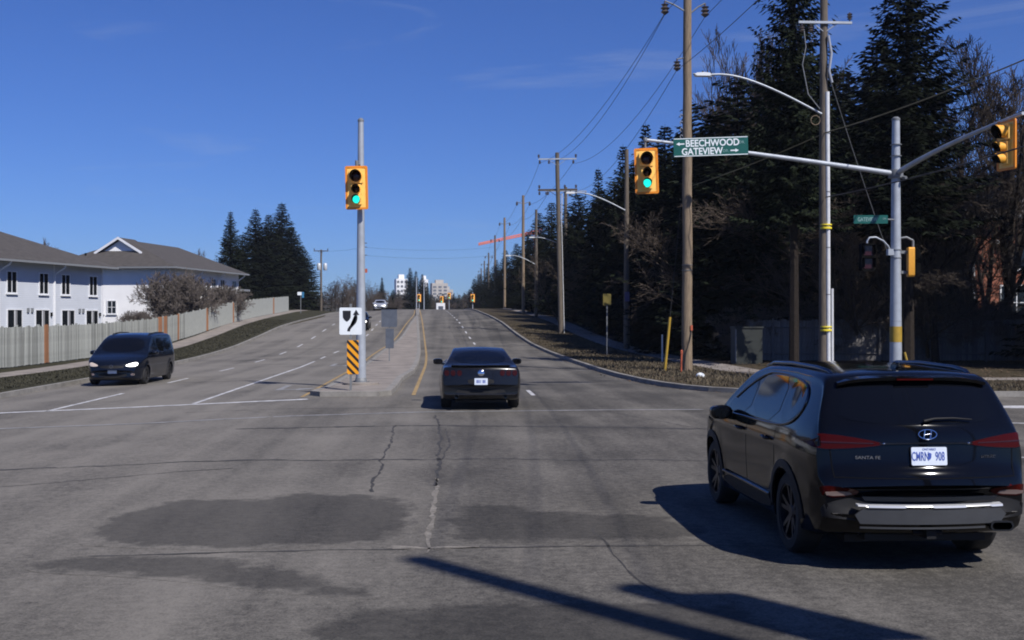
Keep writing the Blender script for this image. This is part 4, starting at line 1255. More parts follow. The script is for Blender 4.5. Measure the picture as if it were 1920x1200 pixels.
def sign_post(loc, h, label, r=.03, mat='galv_dull', name='sign_post', cat='sign post'):
    o = empty(name, loc, 0, label, cat)
    m = MB(); m.box(-r, r, -r * .6, r * .6, 0, h); m.build('post', mat, o)
    return o
sx_, sy_ = -2.62, 31.75
sz = road_z(sx_, sy_) + .125
ps = sign_post((sx_, sy_, sz), 2.4, 'white keep-right sign over a striped hazard board, on the median nose', name='median_sign', cat='sign')
def keep_right(parent, z):
    m = MB(); m.prism(rrect(-.31, .31, -.375, .375, .04), -.028, -.022, 'y'); p = m.build('sign_panel', 'sign_white', parent); p.location = (0, 0, z)
    isl_ = chaikin([(-.20, .30), (.0, .30), (.0, .05), (-.10, -.06), (-.20, .05)], 0)
    q = MB(); q.prism([(-.22, .27), (-.215, .29), (.0, .29), (.005, .27), (.0, .10), (-.04, .03), (-.105, -.02), (-.17, .03), (-.215, .10)], -.0315, -.029, 'y'); q.build('median_symbol', 'sign_black', p)
    c = [(-.06, -.32), (-.05, -.22), (.02, -.13), (.10, -.05), (.145, .03), (.15, .17)]
    c = chaikin(c, 2, False)[:-2] + [(.15, .17)]
    w = .04; L_ = []; R_ = []
    for i, a in enumerate(c):
        t = (Vector(c[min(i + 1, len(c) - 1)]) - Vector(c[max(i - 1, 0)])).normalized()
        L_.append((a[0] - t.y * w, a[1] + t.x * w)); R_.append((a[0] + t.y * w, a[1] - t.x * w))
    q = MB()
    for i in range(len(c) - 1):
        q.prism([L_[i], L_[i + 1], R_[i + 1], R_[i]], -.0315, -.029, 'y')
    q.prism([(.06, .17), (.15, .32), (.24, .17)], -.0315, -.029, 'y')
    q.build('arrow_symbol', 'sign_black', p)
    return p
keep_right(ps, 1.92)
hz = MB(); hz.prism([(-.16, -.47), (.16, -.47), (.16, .47), (-.16, .47)], -.03, -.024, 'y')
hp = hz.build('hazard_panel', 'sign_amber', ps); hp.location = (.06, 0, .92)
def clip_band(c0, c1):
    # band c0 < z + 1.05 x < c1 within the panel
    poly = [(-.16, -.47), (.16, -.47), (.16, .47), (-.16, .47)]
    for sgn, c in ((1, c0), (-1, c1)):
        out = []
        for i in range(len(poly)):
            a, b = poly[i], poly[(i + 1) % len(poly)]
            da = sgn * (a[1] + 1.05 * a[0] - c); db = sgn * (b[1] + 1.05 * b[0] - c)
            if da >= 0: out.append(a)
            if da * db < 0:
                t = da / (da - db); out.append((a[0] + (b[0] - a[0]) * t, a[1] + (b[1] - a[1]) * t))
        poly = out
        if len(poly) < 3: return None
    return poly
for k in range(-3, 4):
    pl = clip_band(k * .235 - .0, k * .235 + .10)
    if pl:
        q = MB(); q.prism(pl, -.0335, -.031, 'y'); q.build('hazard_stripe', 'sign_black', hp)

# ---- sign pair seen from the back, further along the median
bx, by = cu(-2.55, 52.5)
bs = sign_post((bx, by, road_z(bx, by) + .125), 2.35, 'backs of two grey metal signs on a thin post along the median', .025, name='median_sign', cat='sign')
m = MB(); m.prism(rrect(-.36, .36, -.42, .42, .04), .022, .030, 'y'); p = m.build('sign_panel', 'sign_back', bs); p.location = (0, -.06, 2.0)
m = MB(); m.prism(rrect(-.19, .19, -.45, .45, .02), .022, .030, 'y'); p = m.build('hazard_panel', 'sign_back', bs); p.location = (.02, -.06, 1.05)
m = MB(); m.box(-.36, .36, -.06, .10, 2.40, 2.46); m.build('top_bracket', 'sig_black', bs)

# ---- corner signal pole on the right with two mast arms
PX, PY = 13.85, 34.3
pz = verge_z(PX, PY)
pole_r = steel_pole((PX, PY, pz), 8.1, .19, .115, 'tall grey steel signal pole with two long mast arms on the right corner')
def arm(parent, pts, rad, name='mast_arm'):
    m = MB(); P = []
    k = 14
    a, b, c = [Vector(p) for p in pts]
    for i in range(k + 1):
        t = i / k; P.append(a * (1 - t) ** 2 + b * 2 * t * (1 - t) + c * t * t)
    m.tube(P, list(np.linspace(rad[0], rad[1], k + 1)), 12); return m.build(name, 'galv', parent, 60)
ZA = 2.15 + (595 - 318) * 34.0 / 2133 - pz
arm(pole_r, [(0, 0, ZA), (-4.0, -.9, ZA + .40), (-8.15, -2.05, ZA + .66)], (.085, .045))
arm(pole_r, [(0, 0, ZA), (.35, -2.6, ZA + .55), (.75, -6.3, ZA + .75)], (.085, .045))
cl = MB(); cl.lathe([(.21, -.13), (.22, -.1), (.22, .1), (.21, .13)], 18, 0, Matrix.Translation((0, 0, ZA))); cl.tube([(.12, -.05, ZA - .1), (.2, -.3, ZA - .15)], .05, 8); cl.build('arm_clamp', 'galv_dull', pole_r, 50)
for z_ in (ZA + .9, ZA + .55, 4.1, 3.85, 1.9):
    cb = MB(); cb.lathe([(.172, -.012), (.172, .012)], 18, 0, Matrix.Translation((0, 0, z_))); cb.build('strap', 'galv_dull', pole_r)
bd = MB(); bd.lathe([(.183, -.24), (.183, .24)], 20, 0, Matrix.Translation((0, 0, 1.5))); bd.build('yellow_band', 'yellow_guard', pole_r, 50)
SHX = PX - 8.15; SHY = PY - 2.05
hg = MB(); hg.tube([(-8.15, -2.05, ZA + .64), (-8.15, -2.05, ZA + .42)], .035, 8); hg.lathe([(.06, -.05), (.07, 0), (.05, .06)], 12, 0, Matrix.Translation((-8.15, -2.05, ZA + .66))); hg.build('hanger', 'galv_dull', pole_r, 50)
signal_head((SHX + .02, SHY - .12, pz + ZA - .24), R(-6), 'yellow-backed signal showing green, hanging from the mast arm beside the street sign', tilt=R(-2))
# street-name board on the arm
def street_board():
    c = Vector((PX - 6.22, PY - 1.92, pz + ZA + .50))
    o = empty('street_name_sign', c, R(-3), 'green street sign lettered BEECHWOOD and GATEVIEW on the mast arm', 'sign')
    o.rotation_euler = (0, R(-2), R(-3))
    m = MB(); m.prism(rrect(-1.075, 1.075, -.27, .27, .03), -.012, .012, 'y'); b = m.build('board', 'sign_green', o)
    for z in (.25, -.25):
        e = MB(); e.box(-1.06, 1.06, -.016, -.0125, z - .011, z + .011); e.build('border', 'sign_white', b)
    lettering('BEECHWOOD', .275, (.05, -.0135, .112), 'sign_white', b, xs=.88, bold=.006)
    lettering('GATEVIEW', .275, (-.25, -.0135, -.122), 'sign_white', b, xs=.88, bold=.006)
    lettering('DR.', .115, (.90, -.0135, .10), 'sign_faint', b)
    lettering('DR.', .115, (.43, -.0135, -.13), 'sign_faint', b)
    def arr(x, z, s):
        q = MB(); q.prism([(x + s * a, z + h) for a, h in ((-.12, -.018), (.02, -.018), (.02, -.05), (.12, 0), (.02, .05), (.02, .018), (-.12, .018))], -.016, -.0125, 'y'); q.build('arrow', 'sign_white', b)
    arr(-.88, .10, -1); arr(.68, -.13, 1)
    for x in (-.7, .6):
        k = MB(); k.box(x - .03, x + .03, .013, .34, -.05, .09); k.build('clamp', 'galv_dull', o)
M['sign_faint'] = pm('faded_sign_paint', (.2, .33, .32), .5)
street_board()
# signal for the side street on the second arm, seen from its flank
S2 = Vector((PX + .62, PY - 5.6, pz + ZA + .05))
signal_head(S2, R(-76), 'amber signal head seen side-on at the end of the right mast arm', lit='none')
hg = MB(); hg.tube([(.70, -5.6, ZA + .78), (.70, -5.6, ZA + .65)], .035, 8); hg.build('hanger', 'galv_dull', pole_r, 50)
# small street blade fixed to the pole
bl = empty('street_name_sign', (PX - .85, PY - .16, pz + 5.02), R(-4), 'small green street blade on the side of the corner signal pole', 'sign')
m = MB(); m.prism(rrect(-.52, .52, -.13, .13, .015), -.008, .008, 'y'); b = m.build('board', 'sign_green', bl)
lettering('GATEVIEW', .17, (-.1, -.0095, 0), 'sign_faint', b, xs=.72, bold=.003); lettering('DR', .08, (.42, -.0095, .02), 'sign_faint', b)
m = MB(); m.tube([(.5, .02, 0), (.74, .12, 0)], .025, 8); m.build('bracket', 'galv_dull', bl)
# pedestrian heads
def ped_head(loc, rz, label, mat='sig_black'):
    o = empty('pedestrian_signal', loc, rz, label, 'pedestrian signal', 'pedestrian signal heads')
    m = MB(); m.prism(rrect(-.21, .21, -.42, .42, .05), -.10, .10, 'y'); m.build('housing', mat, o, 40)
    for z in (.2, -.2):
        l = MB(); l.prism(rrect(-.15, .15, z - .15, z + .15, .02), -.112, -.101, 'y'); l.build('lens', 'lens_red', o)
        v = MB(); v.box(-.18, .18, -.26, -.10, z + .165, z + .175); v.box(-.18, -.17, -.24, -.10, z - .12, z + .165); v.box(.17, .18, -.24, -.10, z - .12, z + .165); v.build('visor', mat, o)
    return o
ped_head((PX - .98, PY - .2, pz + 3.86), R(4), 'black pedestrian signal hanging from a curved bracket left of the corner pole')
m = MB(); m.tube([(-.98, -.2, 4.20), (-.98, -.2, 4.36), (-.9, -.2, 4.46), (-.7, -.19, 4.47), (-.45, -.15, 4.36), (-.28, -.1, 4.2), (-.16, -.05, 4.0)], .028, 10); m.box(-.28, -.1, -.12, .05, 3.93, 4.12); m.build('curved_bracket', 'galv', pole_r, 60)
def side_head(loc, rz, label):
    o = empty('traffic_signal', loc, rz, label, 'traffic light', 'traffic signal heads')
    m = MB(); m.prism(rrect(-.20, .20, -.45, .45, .06), -.02, .16, 'y'); m.build('housing', 'sig_yellow', o, 40)
    for z in (.22, -.22):
        l = MB(); l.prism(rrect(-.15, .15, z - .15, z + .15, .02), -.032, -.021, 'y'); l.build('lens', 'lens_red', o)
        v = MB(); v.box(-.19, .19, -.2, -.021, z + .17, z + .18); v.box(-.19, -.18, -.2, -.021, z - .1, z + .17); v.box(.18, .19, -.2, -.021, z - .1, z + .17); v.build('visor', 'sig_black', o)
    return o
side_head((PX + .50, PY - .1, pz + 3.72), R(78), 'narrow bright yellow signal housing seen edge-on beside the corner pole')
m = MB(); m.box(.1, .42, -.12, .05, 3.98, 4.07); m.build('side_bracket', 'galv_dull', pole_r); m = MB(); m.box(.1, .42, -.12, .05, 3.36, 3.45); m.build('side_bracket', 'galv_dull', pole_r); m = MB(); m.tube([(.50, -.1, 4.17), (.50, -.1, 4.38)], .04, 8); m.tube([(.1, -.05, 4.45), (.3, -.1, 4.48), (.50, -.1, 4.38)], .035, 8); m.build('side_bracket', 'galv_dull', pole_r, 50)
gs = MB(); gs.tube([(.22, -.15, .95), (.42, -.3, 0)], .035, 8); gs.build('cable_guard', 'yellow_guard', pole_r)

# ---- wooden utility poles
def insulator(parent, p, s=1., mat='porcelain', down=True):
    m = MB(); k = -1 if down else 1
    m.lathe([(.015 * s, 0), (.02 * s, k * .05 * s), (.075 * s, k * .07 * s), (.04 * s, k * .1 * s), (.085 * s, k * .14 * s), (.045 * s, k * .17 * s), (.08 * s, k * .21 * s), (.03 * s, k * .25 * s), (.0, k * .27 * s)], 12, 0, Matrix.Translation(p))
    return m.build('insulator', mat, parent, 40)

def wood_pole(loc, h, r0, r1, label, mat='wood_pole', lean=0, name='utility_pole', group='wooden utility poles'):
    o = empty(name, loc, 0, label, 'utility pole', group)
    o.rotation_euler = (0, lean, 0)
    m = MB(); zs = np.linspace(0, h, 14); rr = random.Random(h)
    m.tube([(rr.uniform(-.012, .012), rr.uniform(-.012, .012), z) for z in zs], [r0 + (r1 - r0) * z / h for z in zs], 14)
    m.build('shaft', mat, o, 50)
    return o

def crossarm(o, z, half, mat='galv', w=.055, ins=(), y=-.16):
    m = MB(); m.box(-half, half, y - w, y + w, z - w, z + w)
    m.tube([(-half * .5, y, z), (0, y * .6, z - half * .35)], .018, 6); m.tube([(half * .5, y, z), (0, y * .6, z - half * .35)], .018, 6)
    a = m.build('crossarm', mat, o)
    for x, down in ins: insulator(a, (x, y, z + (-w if down else w)), 1.2, 'porcelain', down)
    return a

# A: the near pole with pole-top gear above the frame
AX, AY = 9.05, 42.2
az = verge_z(AX, AY) - .02
pA = wood_pole((AX, AY, az), 15.2, .205, .15, 'tall tan wooden utility pole at the corner, right behind the street sign')
for sgn, zz, xx in ((-1, 13.75, .86), (1, 13.68, .66)):
    m = MB(); m.tube([(sgn * .12, -.05, zz - .25), (sgn * xx * .6, -.05, zz - .02), (sgn * xx, -.05, zz + .12)], .03, 8); b = m.build('insulator_bracket', 'galv_dull', pA, 50)
    insulator(b, (sgn * xx, -.05, zz + .12), 2.0, 'porcelain', True)
m = MB(); m.tube([(-.1, -.05, 11.75), (-.40, -.05, 11.70)], .025, 8); b = m.build('insulator_bracket', 'galv_dull', pA); insulator(b, (-.40, -.05, 11.72), 1.8, 'porcelain', True)
m = MB(); m.tube([(.2, -.1, 11.15), (.9, -.1, 11.05)], .03, 8); m.build('lamp_stub', 'galv_dull', pA)
for zz in np.arange(8.2, 9.6, .26):
    m = MB(); m.tube([(-.26, -.1, zz), (-.30, -.12, zz + .07), (-.26, -.14, zz + .14), (-.2, -.1, zz + .1)], .02, 6); m.build('cable_coil', 'polymer', pA)
for zz in (1.9, 2.0): 
    m = MB(); m.lathe([(.206, -.01), (.206, .01)], 14, 0, Matrix.Translation((0, 0, zz * 2))); m.build('strap', 'galv_dull', pA)
m = MB(); m.tube([(.12, -.19, 1.6), (.05, -.22, 1.2), (-.1, -.2, .7), (-.16, -.15, 0)], .02, 6); m.build('ground_cable', 'wire', pA)
m = MB(); m.box(.08, .16, -.23, -.2, 1.55, 1.75); m.build('pole_tag', 'orange', pA)
# guy with yellow guard, orange stake, pale rock
gy = empty('guy_guard', (AX - .55, AY + .4, az), 0, 'leaning yellow plastic guy-wire guard beside the corner wooden pole', 'guy wire')
m = MB(); m.tube([(-.22, 0, 0), (-.02, 0, 2.05)], .055, 8); m.build('sleeve', 'yellow_guard', gy, 60)
m = MB(); m.tube([(-.02, 0, 2.05), (.5, -.35, 8.2)], .012, 6); m.build('wire', 'wire', gy)
st = empty('marker_stake', (AX - .42, AY - .9, verge_z(AX, AY - .9)), 0, 'short orange marker stake at the foot of the corner wooden pole', 'marker')
m = MB(); m.tube([(0, 0, 0), (.02, 0, .72)], .035, 8); m.build('stake', 'orange', st); m = MB(); m.lathe([(.045, 0), (.045, .12), (0, .16)], 10, 0, Matrix.Translation((.02, 0, .68))); m.build('cap', 'orange', st)
rk = MB(); rk.lathe([(.14, 0), (.16, .05), (.12, .12), (.05, .16), (0, .165)], 9); o = rk.build('rock', 'sign_white', None, 60); o.location = (AX - .45, AY - 4.2, verge_z(AX, AY - 4.2) - .01); tag(o, 'small bright white lump on the grass near the kerb corner', 'rock')

# pole with conduit and street-light arm, beside the corner signal pole
CX, CY = 12.9, 38.2
cz = verge_z(CX, CY)
pC = wood_pole((CX, CY, cz), 14.2, .16, .125, 'dark wooden pole with pale conduits, yellow bands and a street-light arm', 'wood_pole_old')
m = MB(); m.tube([(.13, -.13, .0), (.11, -.12, 6), (.09, -.11, 9.7)], .075, 12); m.build('conduit', 'conduit', pC, 60)
m = MB(); m.tube([(.28, -.1, 0), (.27, -.1, 3.0)], .045, 10); m.build('conduit', 'conduit', pC, 60)
for z_ in (1.62, 5.1):
    m = MB(); m.lathe([(.195, -.07), (.2, -.03), (.195, 0)], 16, 0, Matrix.Translation((.06, -.06, z_))); m.lathe([(.2, .03), (.195, .07)], 16, 0, Matrix.Translation((.06, -.06, z_ + .03))); m.build('yellow_band', 'yellow_tape', pC, 50)
for z_ in (2.8, 4.4, 6.3, 7.2, 8.3):
    m = MB(); m.lathe([(.08, -.015), (.08, .015)], 12, 0, Matrix.Translation((.115, -.125, z_))); m.build('strap', 'galv_dull', pC)
def street_light(parent, z, reach, rise, head=True, yy=-.1):
    m = MB(); P = [(-.1, yy, z), (-reach * .35, yy, z + rise * .55), (-reach * .65, yy, z + rise * .95), (-reach * .85, yy, z + rise * 1.08), (-reach, yy, z + rise * 1.05)]
    m.tube(chaikin3(P), .038, 8); a = m.build('light_arm', 'galv', parent, 60)
    L_ = MB(); q = [(-.42, 0), (-.36, .05), (-.1, .07), (.1, .05), (.12, 0), (.1, -.05), (-.36, -.05)]
    L_.prism([(-reach + a_ - .02, z + rise * 1.05 + b_) for a_, b_ in q], yy - .13, yy + .13, 'y'); L_.build('luminaire', 'lamp_white', parent, 40)
    ph = MB(); ph.lathe([(.03, 0), (.03, .07), (0, .09)], 8, 0, Matrix.Translation((-reach - .15, yy, z + rise * 1.05 + .06))); ph.build('photocell', 'plastic', parent)
def chaikin3(P, it=2):
    P = [Vector(p) for p in P]
    for _ in range(it):
        q = [P[0]]
        for a, b in zip(P, P[1:]): q += [a.lerp(b, .25), a.lerp(b, .75)]
        P = q + [P[-1]]
    return P
M['lamp_white'] = pm('lamp_housing', (.7, .72, .74), .35)
street_light(pC, 8.95, 4.05, 1.22)
crossarm(pC, 12.05, .92, 'galv', .04, ((-.8, True), (-.5, True), (.85, False)))
m = MB()
for k in range(30):
    a = k / 29 * 4 * math.pi; m.tube([(-.34 + .16 * math.cos(a), -.18, 8.72 + .16 * math.sin(a)), (-.34 + .16 * math.cos(a + .45), -.18, 8.72 + .16 * math.sin(a + .45))], .014, 5)
m.build('cable_coil', 'wood_pole', pC)
m = MB(); m.tube([(-.75, -.2, 11.8), (-.68, -.2, 11.2), (-.8, -.2, 10.6), (-.6, -.2, 9.6), (-.2, -.2, 9.1)], .018, 6); m.build('drop_lead', 'galv_dull', pC)
m = MB(); m.tube([(.1, -.18, 11.6), (.2, -.2, 11), (.12, -.2, 10.4), (.22, -.2, 10.0)], .05, 8); m.build('cutout_fuse', 'polymer', pC, 50)

# B and the row going up the hill
def px_pole(px, d, ytop, base_dz=0): pass
BX, BY = 8.75, 86.0
bz = verge_z(BX, BY)
pB = wood_pole((BX, BY, bz), 13.7, .19, .15, 'dark wooden pole with two crossarms, next up the right verge from the corner pole', 'wood_pole_old', R(-1.2))
crossarm(pB, 13.2, 1.45, 'galv', .05, ((-1.35, True), (-.65, True), (1.2, True), (-1.42, False), (1.4, False)))
crossarm(pB, 10.9, 1.5, 'wood_dark', .07, ((-1.4, True), (-.75, True), (1.4, True), (.55, False), (-1.4, False), (1.4, False)), .16)
m = MB(); m.tube([(.25, -.1, 0), (.22, -.1, 8.5), (.3, -.1, 10.6)], .03, 8); m.build('conduit', 'conduit', pB, 60)
def steel_lamp(loc, h, arm_z, reach, rise, label):
    o = empty('street_light', loc, 0, label, 'street light', 'street lights along the right verge')
    m = MB(); zs = np.linspace(0, h, 8); m.tube([(0, 0, z) for z in zs], [.19 - .07 * z / h for z in zs], 12); m.build('shaft', 'wood_pole_old', o, 50)
    street_light(o, arm_z, reach, rise)
    return o
l1 = steel_lamp((10.7, 66.8, verge_z(10.7, 66.8)), 11.8, 8.2, 3.2, .95, 'street light pole between the corner pole and the two-crossarm pole')
m = MB(); m.prism(rrect(-.14, .14, -.28, .28, .03), -.20, -.192, 'y'); p = m.build('small_sign', 'purple_sign', l1); p.location = (0, -.0, 3.1)

pB2 = wood_pole((11.55, 109, verge_z(11.5, 109)), 12.6, .19, .15, 'wooden pole with pale crossarm and lamp, just right of the two-crossarm pole', 'wood_pole_old')
crossarm(pB2, 12.2, 2.0, 'galv', .05, ((-1.9, True), (1.9, True)))
street_light(pB2, 6.9, 3.1, .8)
l2 = steel_lamp((8.95, 112, verge_z(8.9, 112)), 10.6, 5.2, 2.6, .8, 'slim street light pole left of the two-crossarm pole')
row = []
ORD = ['third', 'fourth', 'fifth', 'sixth', 'seventh', 'eighth', 'ninth']
for i, (px, d, ytop) in enumerate(((981, 124, 366), (946, 158, 408), (928, 192, 441), (916, 228, 474), (908, 262, 489), (902, 300, 503), (896, 340, 514))):
    x = (px - 835) / 2133 * d
    zb = verge_z(x, d)
    h = 2.15 + (595 - ytop) * d / 2133 - zb
    p_ = wood_pole((x, d, zb), h, .19, .14, ORD[i] + ' wooden pole counted up the right verge from the corner', 'wood_pole' if i < 2 else 'wood_pole_old')
    for sgn in (-1, 1):
        m = MB(); m.tube([(sgn * .1, -.05, h - .9), (sgn * .7, -.05, h - .7)], .035, 8); b = m.build('insulator_bracket', 'galv_dull', p_); insulator(b, (sgn * .7, -.05, h - .65), 1.8)
    row.append((x, d, zb + h))
# poles left of the road, far
pL = wood_pole((-18.6, 172, verge_z(-18.6, 172)), 9.2, .17, .13, 'far pole with two transformer cans beyond the left fence', 'wood_pole_old')
crossarm(pL, 9.0, 1.1, 'wood_dark', .06, ((-1, False), (1, False)))
for sgn in (-.32, .62):
    m = MB(); m.lathe([(.24, 0), (.28, .05), (.28, .95), (.2, 1.05), (.0, 1.1)], 14, 0, Matrix.Translation((sgn, -.1, 6.1))); m.build('transformer', 'tank', pL, 40)
pL2 = wood_pole((-12.1, 170, verge_z(-12.1, 170)), 10.3, .17, .13, 'thin far pole rising just right of the median signal pole', 'wood_pole_old')
for z_ in (8.2, 9.4, 10.0): crossarm(pL2, z_, .5, 'wood_dark', .05)
m = MB(); m.prism(rrect(-.3, .3, -.3, .3, .04), -.22, -.21, 'y'); p = m.build('orange_plate', 'orange', pL2); p.location = (.25, 0, 5.9)

# near-side poles whose shadows fall across the foreground
pN = wood_pole((8.0, -.75, verge_z(8.0, -.75)), 15.0, .26, .15, 'tall wooden pole on the near right corner, beyond the picture edge, shading the road')
pN2 = steel_pole((7.6, .9, verge_z(7.6, .9)), 11.0, .22, .16, 'steel signal pole on the near right corner, beyond the picture edge')
arm(pN2, [(0, 0, 7.0), (2.0, -1.8, 7.2), (3.5, -5.6, 7.4)], (.1, .06))
m = MB(); m.box(-.4, .4, .2, .3, 8.6, 10.4); m.build('sign_panel', 'sign_back', pN2)
pN3 = steel_pole((13.2, .8, verge_z(13.2, .8)), 9.4, .16, .1, 'slim steel light pole on the near side of the cross street, beyond the picture edge')

# overhead wires
def wire(a, b, sag, label, r=.011, mat='wire', n=18):
    a, b = Vector(a), Vector(b); P = []
    for i in range(n + 1):
        t = i / n; p = a.lerp(b, t); p.z -= sag * 4 * t * (1 - t); P.append(p)
    m = MB(); m.tube(P, r, 5)
    o = m.build('power_line', mat, None, 60)
    return tag(o, label, 'wire', 'overhead wires')
SPAN = 'overhead wire strung from the corner wooden pole up to the two-crossarm pole'
zA = az
wire((AX - .86, AY, zA + 13.4), (BX - 1.65, BY, bz + 12.9), 1.1, SPAN)
wire((AX - .84, AY, zA + 13.4), (BX - .9, BY, bz + 12.9), 1.25, SPAN)
wire((AX + .66, AY, zA + 13.3), (BX + .95, BY, bz + 12.9), 1.3, SPAN)
wire((AX - .40, AY, zA + 11.3), (BX + 1.2, BY, bz + 10.8), 1.0, SPAN)
SPAN = 'overhead wire from the corner wooden pole passing above the camera'
wire((AX + .66, AY, zA + 13.3), (8.4, -.75, 14.1), .9, SPAN)
wire((AX - .86, AY, zA + 13.4), (7.6, -.75, 14.3), .9, SPAN)
wire((AX - .40, AY, zA + 11.3), (7.8, -.75, 11.5), .9, SPAN)
SPAN = 'overhead wire between the hillside poles beyond the two-crossarm pole'
prev = [(BX - 1.65, BY, bz + 12.9), (BX + .9, BY, bz + 12.9), (BX - 1.0, BY, bz + 10.6)]
for i, (x, d, zt) in enumerate(row):
    nx = [(x - .7, d, zt - 1.0), (x + .7, d, zt - 1.0), (x - .2, d, zt - 2.6)]
    for a, b in zip(prev, nx): wire(a, b, .6, SPAN, .013)
    prev = nx
wire((-18.6, 172, verge_z(-18.6, 172) + 9.0), (-12.1, 170, verge_z(-12.1, 170) + 9.4), .2, 'thin wire linking the two far poles left of the road', .012)
wire((-12.1, 170, verge_z(-12.1, 170) + 9.4), (row[2][0], row[2][1], row[2][2] - 2), .5, 'upper thin wire crossing high over the distant road', .013)
wire((-12.1, 170, verge_z(-12.1, 170) + 8.2), (row[2][0], row[2][1], row[2][2] - 3.4), .5, 'lower thin wire crossing over the distant road', .013)
wire((CX - 2.3, CY + 12, 7.9), (CX, CY - .2, cz + 8.3), .1, 'tan cable running back from the conduit pole into the trees', .018, 'cable_y')
wire((CX, CY - .2, cz + 8.3), (13.2, .8, 9.0), .75, 'tan cable rising from the conduit pole to the upper right', .018, 'cable_y')
wire((CX, CY - .2, cz + 6.1), (13.9, .8, 7.6), .7, 'dark cable rising behind the right mast arm', .02)
wire((CX + .1, CY - .2, cz + 10.3), (CX + 3.4, CY + 3, cz + 4.5), .1, 'thin guy wire slanting down right from the conduit pole top', .012, 'galv_dull')

# ---- small signs along the right verge
ys_ = sign_post((8.35, 58.5, verge_z(8.35, 58.5)), 3.15, 'thin post with small yellow sign, coloured dark for the right verge shade', .03, 'galv_dull', 'warning_sign', 'sign')
m = MB(); m.prism(rrect(-.21, .21, -.3, .3, .02), -.03, -.024, 'y'); p = m.build('sign_panel', 'shaded_yellow', ys_); p.location = (0, 0, 2.9)
mk = empty('marker_post', (9.7, 50.5, verge_z(9.7, 50.5)), 0, 'slim pale marker post left of the corner wooden pole', 'marker')
m = MB(); m.tube([(0, 0, 0), (0, 0, 1.25)], .035, 8); m.build('post', 'conduit', mk)
bxm = empty('utility_box', (13.1, 48.9, verge_z(13.1, 48.9)), R(3), 'utility cabinet coloured dark for the shade behind the corner wooden pole', 'utility cabinet')
m = MB(); m.box(-.6, .6, -.35, .35, 0, 1.55); m.build('cabinet', 'cabinet_shaded', bxm); m = MB(); m.box(-.64, .64, -.39, .39, 1.55, 1.62); m.build('lid', 'cabinet_shaded', bxm); m = MB(); m.box(-.62, -.56, -.365, -.352, .1, 1.5); m.build('door_edge', 'galv_dull', bxm)
# blue-white bus-stop style sign far left, beyond fence end
bs2 = sign_post((-17.6, 140, verge_z(-17.6, 140)), 2.6, 'small white and blue sign at the end of the left fence', .04, 'galv_dull', 'roadside_sign', 'sign')
m = MB(); m.box(-.4, .1, -.05, -.02, 2.2, 2.6); m.build('sign_panel', 'sign_white', bs2); m = MB(); m.box(.12, .4, -.05, -.02, 1.9, 2.6); m.build('sign_panel', 'blue_sign', bs2)

# ---- next junction beyond the crest
for (px, py, d, lab) in ((786, 559, 236, 'far signal on the left of the next junction, by the median'), (828, 562, 262, 'far signal over the middle of the next junction'),
                         (842, 555, 290, 'smaller far signal right of the middle one at the next junction'), (886, 559, 225, 'far bright signal at the right kerb of the next junction')):
    x = (px - 835) / 2133 * d; z = 2.15 + (595 - py) * d / 2133
    signal_head((x, d - .4, z), R(-2), lab, far=True).scale = (1.25, 1.25, 1.25)
    g = road_z(x, d)
    pp = empty('signal_pole', (x, d, g), 0, 'thin pole under the ' + lab, 'pole'); m = MB(); m.tube([(0, 0, 0), (0, 0, z - g + 1.2)], .09, 8); m.build('shaft', 'galv', pp)
for (px, py, d) in ((781, 520, 250), (795, 528, 280), (802, 535, 330)):
    x = (px - 835) / 2133 * d; g = road_z(x, d); z = 2.15 + (595 - py) * d / 2133
    pp = empty('utility_pole', (x, d, g), 0, {781: 'far slender pole left of the next junction', 795: 'second far slender pole behind the next junction', 802: 'third far slender pole behind the next junction'}[px], 'pole'); m = MB(); m.tube([(0, 0, 0), (0, 0, z - g)], [.14, .1], 8); m.build('shaft', 'galv', pp)

# ================================================================== fences
def board_mesh(w, h, mat, seed):
    m = MB(); r = random.Random(seed)
    m.prism([(-w / 2, 0), (w / 2, 0), (w / 2, h - .03), (w / 2 - .03, h), (-w / 2 + .03, h), (-w / 2, h - .03)], -.011, .011, 'y')
    me = m.mesh('board'); me.materials.append(M[mat]); return me

